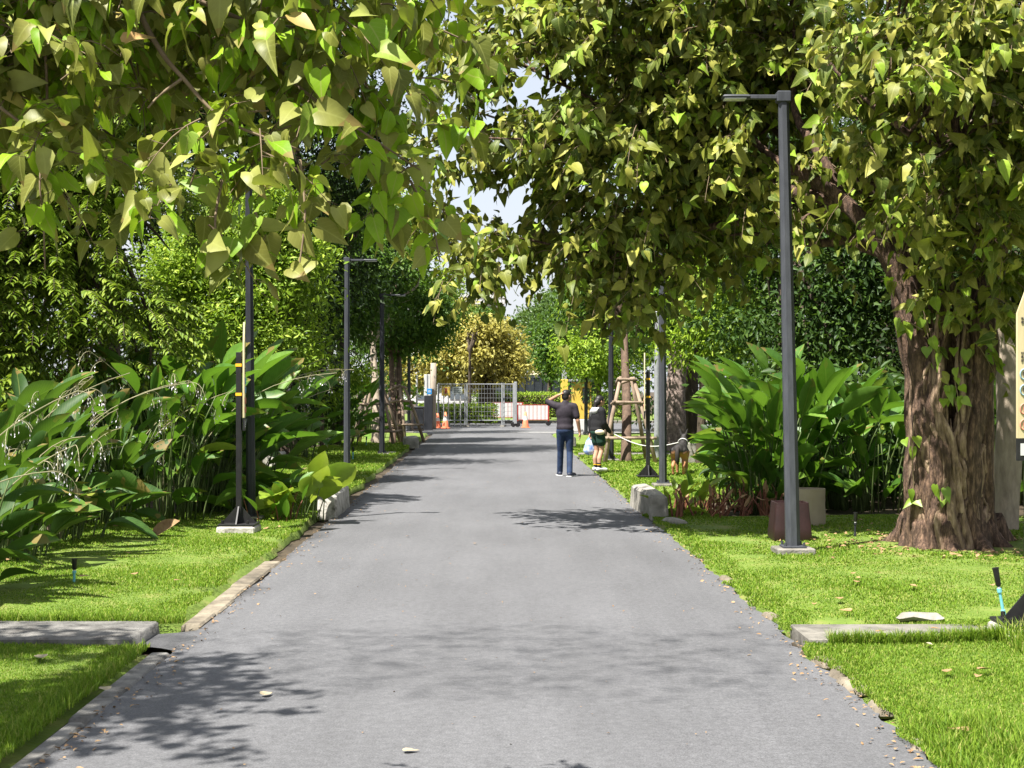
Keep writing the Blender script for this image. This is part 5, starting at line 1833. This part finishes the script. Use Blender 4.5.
feather_tree('feathery leaved tree filling the left edge, drooping sprays of paired leaflets', gbase(60, 20.5), P(70, 120, 20.5),
             [PL(50, 300, 19.6, 1.2, .8, .9), (P(120, 330, 19.6), (.9, .7, .7)), PL(170, 250, 20, .7, .7, .9), PL(80, 380, 19.2, 1.0, .6, .5), PL(20, 210, 20, 1.3, 1, 1.0), PL(110, 220, 20, 1.1, .9, .9), PL(60, 120, 20.5, 1.6, 1.2, 1.2), PL(150, 390, 19.4, .5, .5, .5), PL(-60, 260, 19.5, 1.2, 1, 1.6), PL(50, 20, 21, 1.9, 1.4, 1.2)], 3600, 8, .42, M['pinn'], 21)
tree('bright_bush', 'bright fine leaved bush tree behind the left dark lamp', gbase(245, 27), P(245, 300, 27), .12, [PL(245, 215, 27, 1.15, 1, .9), PL(200, 270, 26.4, 1.0, .9, .9), PL(285, 275, 27, .9, .9, 1.0), PL(225, 330, 26.2, 1.2, .9, .9), PL(170, 300, 26.2, .7, .8, .9), PL(290, 345, 26.6, .7, .8, .6)], M['bush'], M['bark_dark'], 1300, 22, .115, .36, .17, OVAL, seed=22, shell=.45, droop=.0, thr=-.25, ns=.6)
tree('dark_tree', 'dark tall tree at the upper left behind the feathery tree', gbase(100, 31), P(110, 60, 31), .3, [PL(60, 60, 31, 3.2, 2, 2.6), PL(190, 40, 32, 3, 2, 2.4), PL(150, 180, 31, 2.2, 1.6, 1.8), PL(20, 220, 30, 2.0, 1.6, 2.2), PL(60, 380, 29, 2.4, 1.2, 1.6)], M['shade_leaf'], M['bark_dark'], 1500, 20, .16, .45, .3, DIAMOND, seed=23, thr=-.6)
tree('dark_tree', 'dark tall tree behind the bright bush, left of the road', gbase(290, 38), P(290, 80, 38), .3, [PL(260, 80, 38, 3, 2, 2.4), PL(330, 130, 39, 2.2, 2, 2.4), PL(290, 250, 38, 2.6, 1.6, 2.2), PL(200, 380, 36, 3.6, 1.4, 1.6), PL(330, 10, 40, 2.6, 2, 1.8)], M['shade_leaf'], M['bark_dark'], 1500, 20, .17, .45, .32, DIAMOND, seed=24, thr=-.6)
tree('glossy_tree', 'glossy dark green tree rising above the left grey street lamp', gbase(335, 43), P(345, 230, 43), .2, [PL(345, 210, 43, 1.3, 1.2, 1.4), PL(325, 290, 43, 1.5, 1.2, 1.4), PL(360, 300, 44, .9, 1, 1.2), PL(310, 390, 42, 1.2, 1, 1.3)], M['mid'], M['bark_dark'], 800, 20, .17, .42, .26, DIAMOND, seed=25, thr=-.5)
tree('thin_stem_tree', 'thin stemmed yellow green tree left of the propped trees', gbase(322, 40), P(322, 330, 40), .07, [PL(318, 330, 40, .6, .5, .5), PL(345, 370, 41, .7, .5, .35), PL(322, 390, 40, .5, .5, .5)], M['bush'], M['bark_dark'], 150, 16, .14, .45, .2, DIAMOND, seed=26)
tree('young_tree', 'nearer young tree on the left held by a timber frame, pale trunk', bA, P(372, 330, 47.3), .17, [PL(385, 270, 47.5, 1.5, 1.3, 1.0), PL(350, 325, 47, .7, .7, .35), PL(410, 300, 48, 1.0, 1, .8)], M['mid'], M['bark_pale'], 420, 20, .16, .45, .26, DIAMOND, seed=27, thr=-.3)
tree('young_tree', 'farther young tree on the left held by a timber frame, two stems', bB, P(395, 340, 49.5), .13, [PL(400, 235, 49.5, 1.5, 1.3, .9), PL(420, 310, 49.5, 1.4, 1.2, 1.0), PL(390, 340, 50, 1.2, 1.2, .7), PL(430, 335, 51, .6, .7, .5)], M['mid'], M['bark_brown'], 720, 20, .16, .45, .26, DIAMOND, seed=28, thr=-.4,
     trunks=[(bB, P(392, 340, 49.5), .12), (bB + np.array([.25, .1, 0]), P(399, 340, 49.8), .11)])
tree('lime_tree', 'lime green tree above the left lamps, behind the propped trees', gbase(400, 58), P(395, 260, 58), .2, [PL(385, 225, 57, 1.7, 1.5, 1.3), PL(415, 265, 58, 1.5, 1.5, 1.2), PL(370, 265, 57, 1.2, 1.2, 1.0), PL(440, 285, 60, .9, 1, .7)], M['bush'], M['bark_dark'], 600, 18, .2, .42, .3, DIAMOND, seed=29, thr=-.4)
tree('golden_tree', 'golden yellow tree behind the mesh fence at the road end', gbase(488, 77), P(485, 350, 77), .55, [PL(482, 352, 76, 2.0, 1.6, 1.75), PL(450, 360, 76, 1.6, 1.4, 1.3), PL(505, 365, 76, 1.1, 1.2, 1.0), PL(410, 375, 77, 1.4, 1.2, .9), PL(462, 315, 78, .9, 1, .8)], M['gold'], M['bark_dark'], 950, 18, .26, .5, .3, DIAMOND, seed=30, thr=-.2, shell=.5, ns=.9)
tree('green_tree', 'small dark green tree growing in front of the golden one', gbase(468, 74.5), P(470, 345, 74), .1, [PL(482, 318, 76.5, .8, .7, .5), PL(464, 326, 76.5, .4, .5, .35)], M['mid'], M['bark_dark'], 170, 18, .2, .45, .26, DIAMOND, seed=31)
tree('rain_tree', 'broad domed tree far off above the iron railing', gbase(570, 118), P(570, 350, 118), .5, [PL(545, 335, 116, 3.2, 3, 2.0), PL(580, 315, 118, 4.0, 3, 2.2), PL(620, 330, 118, 4.5, 3, 3), PL(530, 370, 114, 2.2, 2, 2.0), PL(575, 365, 112, 3.4, 2, 1.6)], M['rain'], M['bark_dark'], 1900, 18, .3, .5, .4, DIAMOND, seed=32, thr=-.8, shell=.75, droop=-.1)
tree('dark_tree', 'dark tree in front of the iron railing right of the golden tree', gbase(548, 84), P(550, 360, 84), .2, [PL(552, 355, 82, 1.2, 1.2, 1.1), PL(570, 335, 82, 1.8, 1.5, 1.5), PL(560, 370, 80, 1.3, 1, .6)], M['mid'], M['bark_dark'], 600, 18, .26, .5, .34, DIAMOND, seed=33, thr=-.4)
tree('roadside_tree', 'leafy tree beside the yellow booth with low bright leaves', gbase(600, 56), P(598, 340, 56), .14, [PL(590, 350, 55, 1.3, 1.1, 1.0), PL(578, 375, 54, .5, .5, .5), PL(620, 370, 55, 1.0, 1, .9), PL(600, 290, 56, 1.8, 1.4, 1.3)], M['bush'], M['bark_dark'], 620, 18, .18, .45, .27, DIAMOND, seed=34, thr=-.4)
tree('young_tree', 'young brown trunked tree on the right held by a timber frame', bC, P(624, 310, 37.5), .14, [PL(622, 270, 37.5, 1.3, 1.1, .9), PL(650, 315, 38, .8, .8, .6), PL(590, 300, 38, .8, .8, .5)], M['mid'], M['bark_brown'], 420, 18, .15, .45, .22, DIAMOND, seed=35, thr=-.3)
tree('rough_barked_tree', 'tree with a thick rough plated trunk behind the plain grey pole', gbase(676, 40) , P(676, 300, 40.5), .36, [PL(690, 280, 40.5, 2.0, 1.4, 1.3), PL(650, 330, 40, 1.2, 1, .6), PL(720, 330, 39, 1.3, 1, .8)], M['mid'], M['bark_rough'], 620, 18, .16, .45, .26, DIAMOND, seed=36, thr=-.4)
tree('bright_bush', 'bright leafy tree between the right lamps, left of the broad leaved bank', gbase(700, 33), P(705, 330, 33), .12, [PL(700, 290, 33, .9, .9, .8), PL(735, 330, 32, .9, .8, .7), PL(690, 345, 33, .6, .6, .5), PL(660, 350, 35, .8, .7, .5)], M['bush'], M['bark_dark'], 420, 18, .14, .42, .2, DIAMOND, seed=37, thr=-.3)
tree('dark_tree', 'dark tree behind the broad leaved bank and the nearest right lamp', gbase(780, 30), P(790, 220, 30), .25, [PL(770, 300, 30, 1.6, 1.2, 1.3), PL(840, 320, 29, 1.7, 1.2, 1.2), PL(790, 200, 31, 2.2, 1.6, 1.6), PL(880, 260, 29, 1.8, 1.3, 1.6), PL(830, 390, 28, 2.2, .8, .8)], M['dark'], M['bark_dark'], 1000, 20, .16, .45, .28, DIAMOND, seed=38, thr=-.6)
tree('dark_tree', 'dark tree behind the fig trunk at the right edge', gbase(985, 27), P(985, 200, 27), .25, [PL(960, 330, 27, 1.6, 1.2, 1.6), PL(1030, 300, 26, 1.8, 1.2, 1.8), PL(950, 180, 28, 2.2, 1.6, 1.6), PL(1000, 420, 26, 2.2, .8, .9)], M['shade_leaf'], M['bark_dark'], 900, 20, .16, .45, .28, DIAMOND, seed=39, thr=-.6)
tree('tall_tree', 'tall tree with fine pale leaves high behind the fig crown', gbase(690, 42), P(690, 130, 42), .3, [PL(660, 120, 42, 2.6, 2, 2.2), PL(740, 110, 41, 2.4, 2, 2.4), PL(620, 220, 43, 1.8, 1.5, 1.4), PL(700, 30, 43, 2.8, 2, 2)], M['mid'], M['bark_dark'], 1100, 18, .18, .42, .32, DIAMOND, seed=40, thr=-.5)
tree('tall_tree', 'tall tree high behind the fig crown at the upper right', gbase(880, 36), P(880, 110, 36), .3, [PL(860, 100, 36, 2.6, 2, 2.4), PL(960, 90, 35, 2.4, 2, 2.4), PL(800, 30, 37, 2.6, 2, 2)], M['dark'], M['bark_dark'], 900, 18, .18, .42, .32, DIAMOND, seed=41, thr=-.5)
for px, Y, lab, sd in ((-60, 44, 'far dark tree beyond the left frame edge', 50), (210, 56, 'far tree filling the gap behind the dark trees on the left', 51), (330, 66, 'far tree behind the lime green tree on the left', 52), (660, 62, 'far tree behind the young tree on the right', 53), (760, 52, 'far tree behind the broad leaved bank on the right', 54), (900, 48, 'far tree behind the dark tree on the right', 55), (1090, 40, 'far dark tree beyond the right frame edge', 56)):
    k = Y / 1500
    tree('background_tree', lab, gbase(px, Y), P(px, 270, Y), .25, [PL(px, 250, Y, 75 * k, 2, 70 * k), PL(px - 60, 320, Y, 60 * k, 2, 60 * k), PL(px + 60, 320, Y, 60 * k, 2, 60 * k), PL(px, 385, Y - 1, 90 * k, 1.5, 40 * k), PL(px + 20, 150, Y + 1, 65 * k, 2, 60 * k)], M['dark'] if sd % 2 else M['mid'], M['bark_dark'], 800, 18, .22, .45, .36, DIAMOND, seed=sd, thr=-.7, group='trees closing the view behind the garden')


# hedges and shrubs at the road end
def hedge(name, label, c, s, m_, n, L, cat='hedge'):
    c = np.array(c, float)
    t = thing(name, label, cat, c * np.array([1, 1, 0]))
    q = MB()
    q.box(c, (s[0] * .9, s[1] * .85, s[2] * .92), 0, .96, .08)
    q.build('core', M['bark_dark'], t)
    lb = MB()
    B = c + RNG.uniform(-.5, .5, (n, 3)) * np.array(s)
    f_ = RNG.integers(0, 3, n)
    B[f_ == 0, 1] = c[1] - s[1] / 2 + RNG.normal(size=(f_ == 0).sum()) * .04
    B[f_ == 1, 2] = c[2] + s[2] / 2 + RNG.normal(size=(f_ == 1).sum()) * .05
    leaves(lb, B, nrm(rnd(n) + np.array([0, -.4, .5])), nrm(rnd(n, .6) + np.array([0, -.4, .8])), L * RNG.uniform(.7, 1.2, n), L * .5, DIAMOND)
    lb.build('leaves', m_, t)


hedge('clipped_hedge', 'bright green clipped hedge below the iron railing', (2.2, 79.8, .85), (9.0, 1.2, 1.25), M['bush'], 9000, .12)
hedge('shrub_row', 'low yellow green shrubs behind the mesh fence', (-2.6, 72.6, .5), (3.8, .9, .8), M['bush'], 3500, .14, 'shrub')
hedge('shrub_row', 'dark low shrubs left of the black column', (-5.7, 60.8, .35), (1.6, .8, .7), M['mid'], 1400, .14, 'shrub')

ug = MB()  # leaves added to darken the ground behind the plant banks
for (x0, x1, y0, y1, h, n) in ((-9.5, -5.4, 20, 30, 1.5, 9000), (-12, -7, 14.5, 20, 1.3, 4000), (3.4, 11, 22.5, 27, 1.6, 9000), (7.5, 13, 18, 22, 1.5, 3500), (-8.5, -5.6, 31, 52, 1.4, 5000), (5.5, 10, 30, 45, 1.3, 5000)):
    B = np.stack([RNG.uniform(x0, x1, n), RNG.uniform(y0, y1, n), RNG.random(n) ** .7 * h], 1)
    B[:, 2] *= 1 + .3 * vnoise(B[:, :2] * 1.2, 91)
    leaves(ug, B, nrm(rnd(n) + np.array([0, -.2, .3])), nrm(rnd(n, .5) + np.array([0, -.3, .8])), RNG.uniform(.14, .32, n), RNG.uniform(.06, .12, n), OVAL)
tag(ug.build('undergrowth', M['dark']), 'dark leafy undergrowth darkening the gaps behind the plant banks', 'undergrowth', kind='stuff')

# ================================================================== FALLEN LEAVES AND LITTER
lt = MB()
n = 900
ye = 6.5 + 30 * RNG.random(n) ** 1.6
sd = RNG.random(n) < .5
xe = np.where(sd, xl(ye) + np.abs(RNG.normal(size=n)) * .12 - .02, xr(ye) - np.abs(RNG.normal(size=n)) * .12 + .03)
leaves(lt, np.stack([xe, ye, np.full(n, .012)], 1), nrm(rnd(n) * np.array([1, 1, .15])), nrm(rnd(n, .3) + np.array([0, 0, 1])), RNG.uniform(.012, .04, n), RNG.uniform(.008, .022, n), OVAL)
n = 260
ye = 6.6 + 24 * RNG.random(n)
xe = xl(ye) + (xr(ye) - xl(ye)) * RNG.random(n)
leaves(lt, np.stack([xe, ye, np.full(n, .018)], 1), nrm(rnd(n) * np.array([1, 1, .15])), nrm(rnd(n, .3) + np.array([0, 0, 1])), RNG.uniform(.008, .022, n), RNG.uniform(.006, .014, n), OVAL)
n = 420
a_, r_ = RNG.uniform(0, 6.28, n), np.abs(RNG.normal(size=n))
xe, ye = 4.7 + np.cos(a_) * (.75 + r_ * .55), 15.8 + np.sin(a_) * (.6 + r_ * .5)
leaves(lt, np.stack([xe, ye, zr(xe, ye) + .022], 1), nrm(rnd(n) * np.array([1, 1, .2])), nrm(rnd(n, .4) + np.array([0, 0, 1])), RNG.uniform(.02, .07, n), RNG.uniform(.015, .04, n), OVAL)
tag(lt.build('leaf_litter', M['leafdry']), 'crumbs of dry leaf along the asphalt edges and around the fig trunk', 'leaf litter', kind='stuff')
def fallen(p, L, m_, label, grp):
    q = MB()
    a = RNG.uniform(0, 6.28)
    leaves(q, p[None], np.array([[math.cos(a), math.sin(a), .03]]), np.array([[RNG.normal() * .12, RNG.normal() * .12, 1]]), np.array([L]), np.array([L * .7]), HEART, bend=np.array([-.2]))
    return tag(q.build('fallen_leaf', m_, origin=p, smooth=True), label, 'leaf', grp)


fallen(G(262, 695, .02), .08, M['leafpale'], 'pale fallen leaf on the shaded asphalt at the left', None)
fallen(G(403, 751, .02), .07, M['leafpale'], 'pale yellowish fallen leaf at the bottom of the road', None)
fallen(G(107, 690, .05), .10, M['leafpale'], 'pale fallen leaf lying on the near left kerb', None)
fallen(G(42, 658, .06), .12, M['leafpale'], 'pale curled leaf on the shaded grass in front of the left path', None)
fallen(G(925, 643, .06), .07, M['leafpale'], 'pale leaf on the grass just before the right concrete path', None)
for k in range(34):
    y = RNG.uniform(7, 19)
    x = xr(y) + RNG.uniform(.25, min(4.5, y * .34 - 1.8) if y * .34 - 1.8 > .5 else .5)
    fallen(np.array([x, y, float(zr(np.array([x]), np.array([y]))[0]) + .045]), RNG.uniform(.05, .10), M['leafdry'], 'small brown fallen leaf lying in the grass right of the road', 'brown fallen leaves on the right lawn')
for k in range(20):
    y = RNG.uniform(11.5, 19)
    x = xl(y) - RNG.uniform(.3, 2.8)
    fallen(np.array([x, y, float(zl(np.array([x]), np.array([y]))[0]) + .045]), RNG.uniform(.05, .10), M['leafdry'], 'small brown fallen leaf lying in the grass left of the road', 'brown fallen leaves on the left lawn')
for px, py in ((475, 543), (592, 520), (313, 545), (407, 536), (318, 562)):
    fallen(G(px, py, .025), .05, M['leafdry'], 'tiny dark leaf lying on the middle of the asphalt', 'tiny dark leaves on the asphalt')

for o in list(SC.objects):
    if '_o' in o: del o['_o']
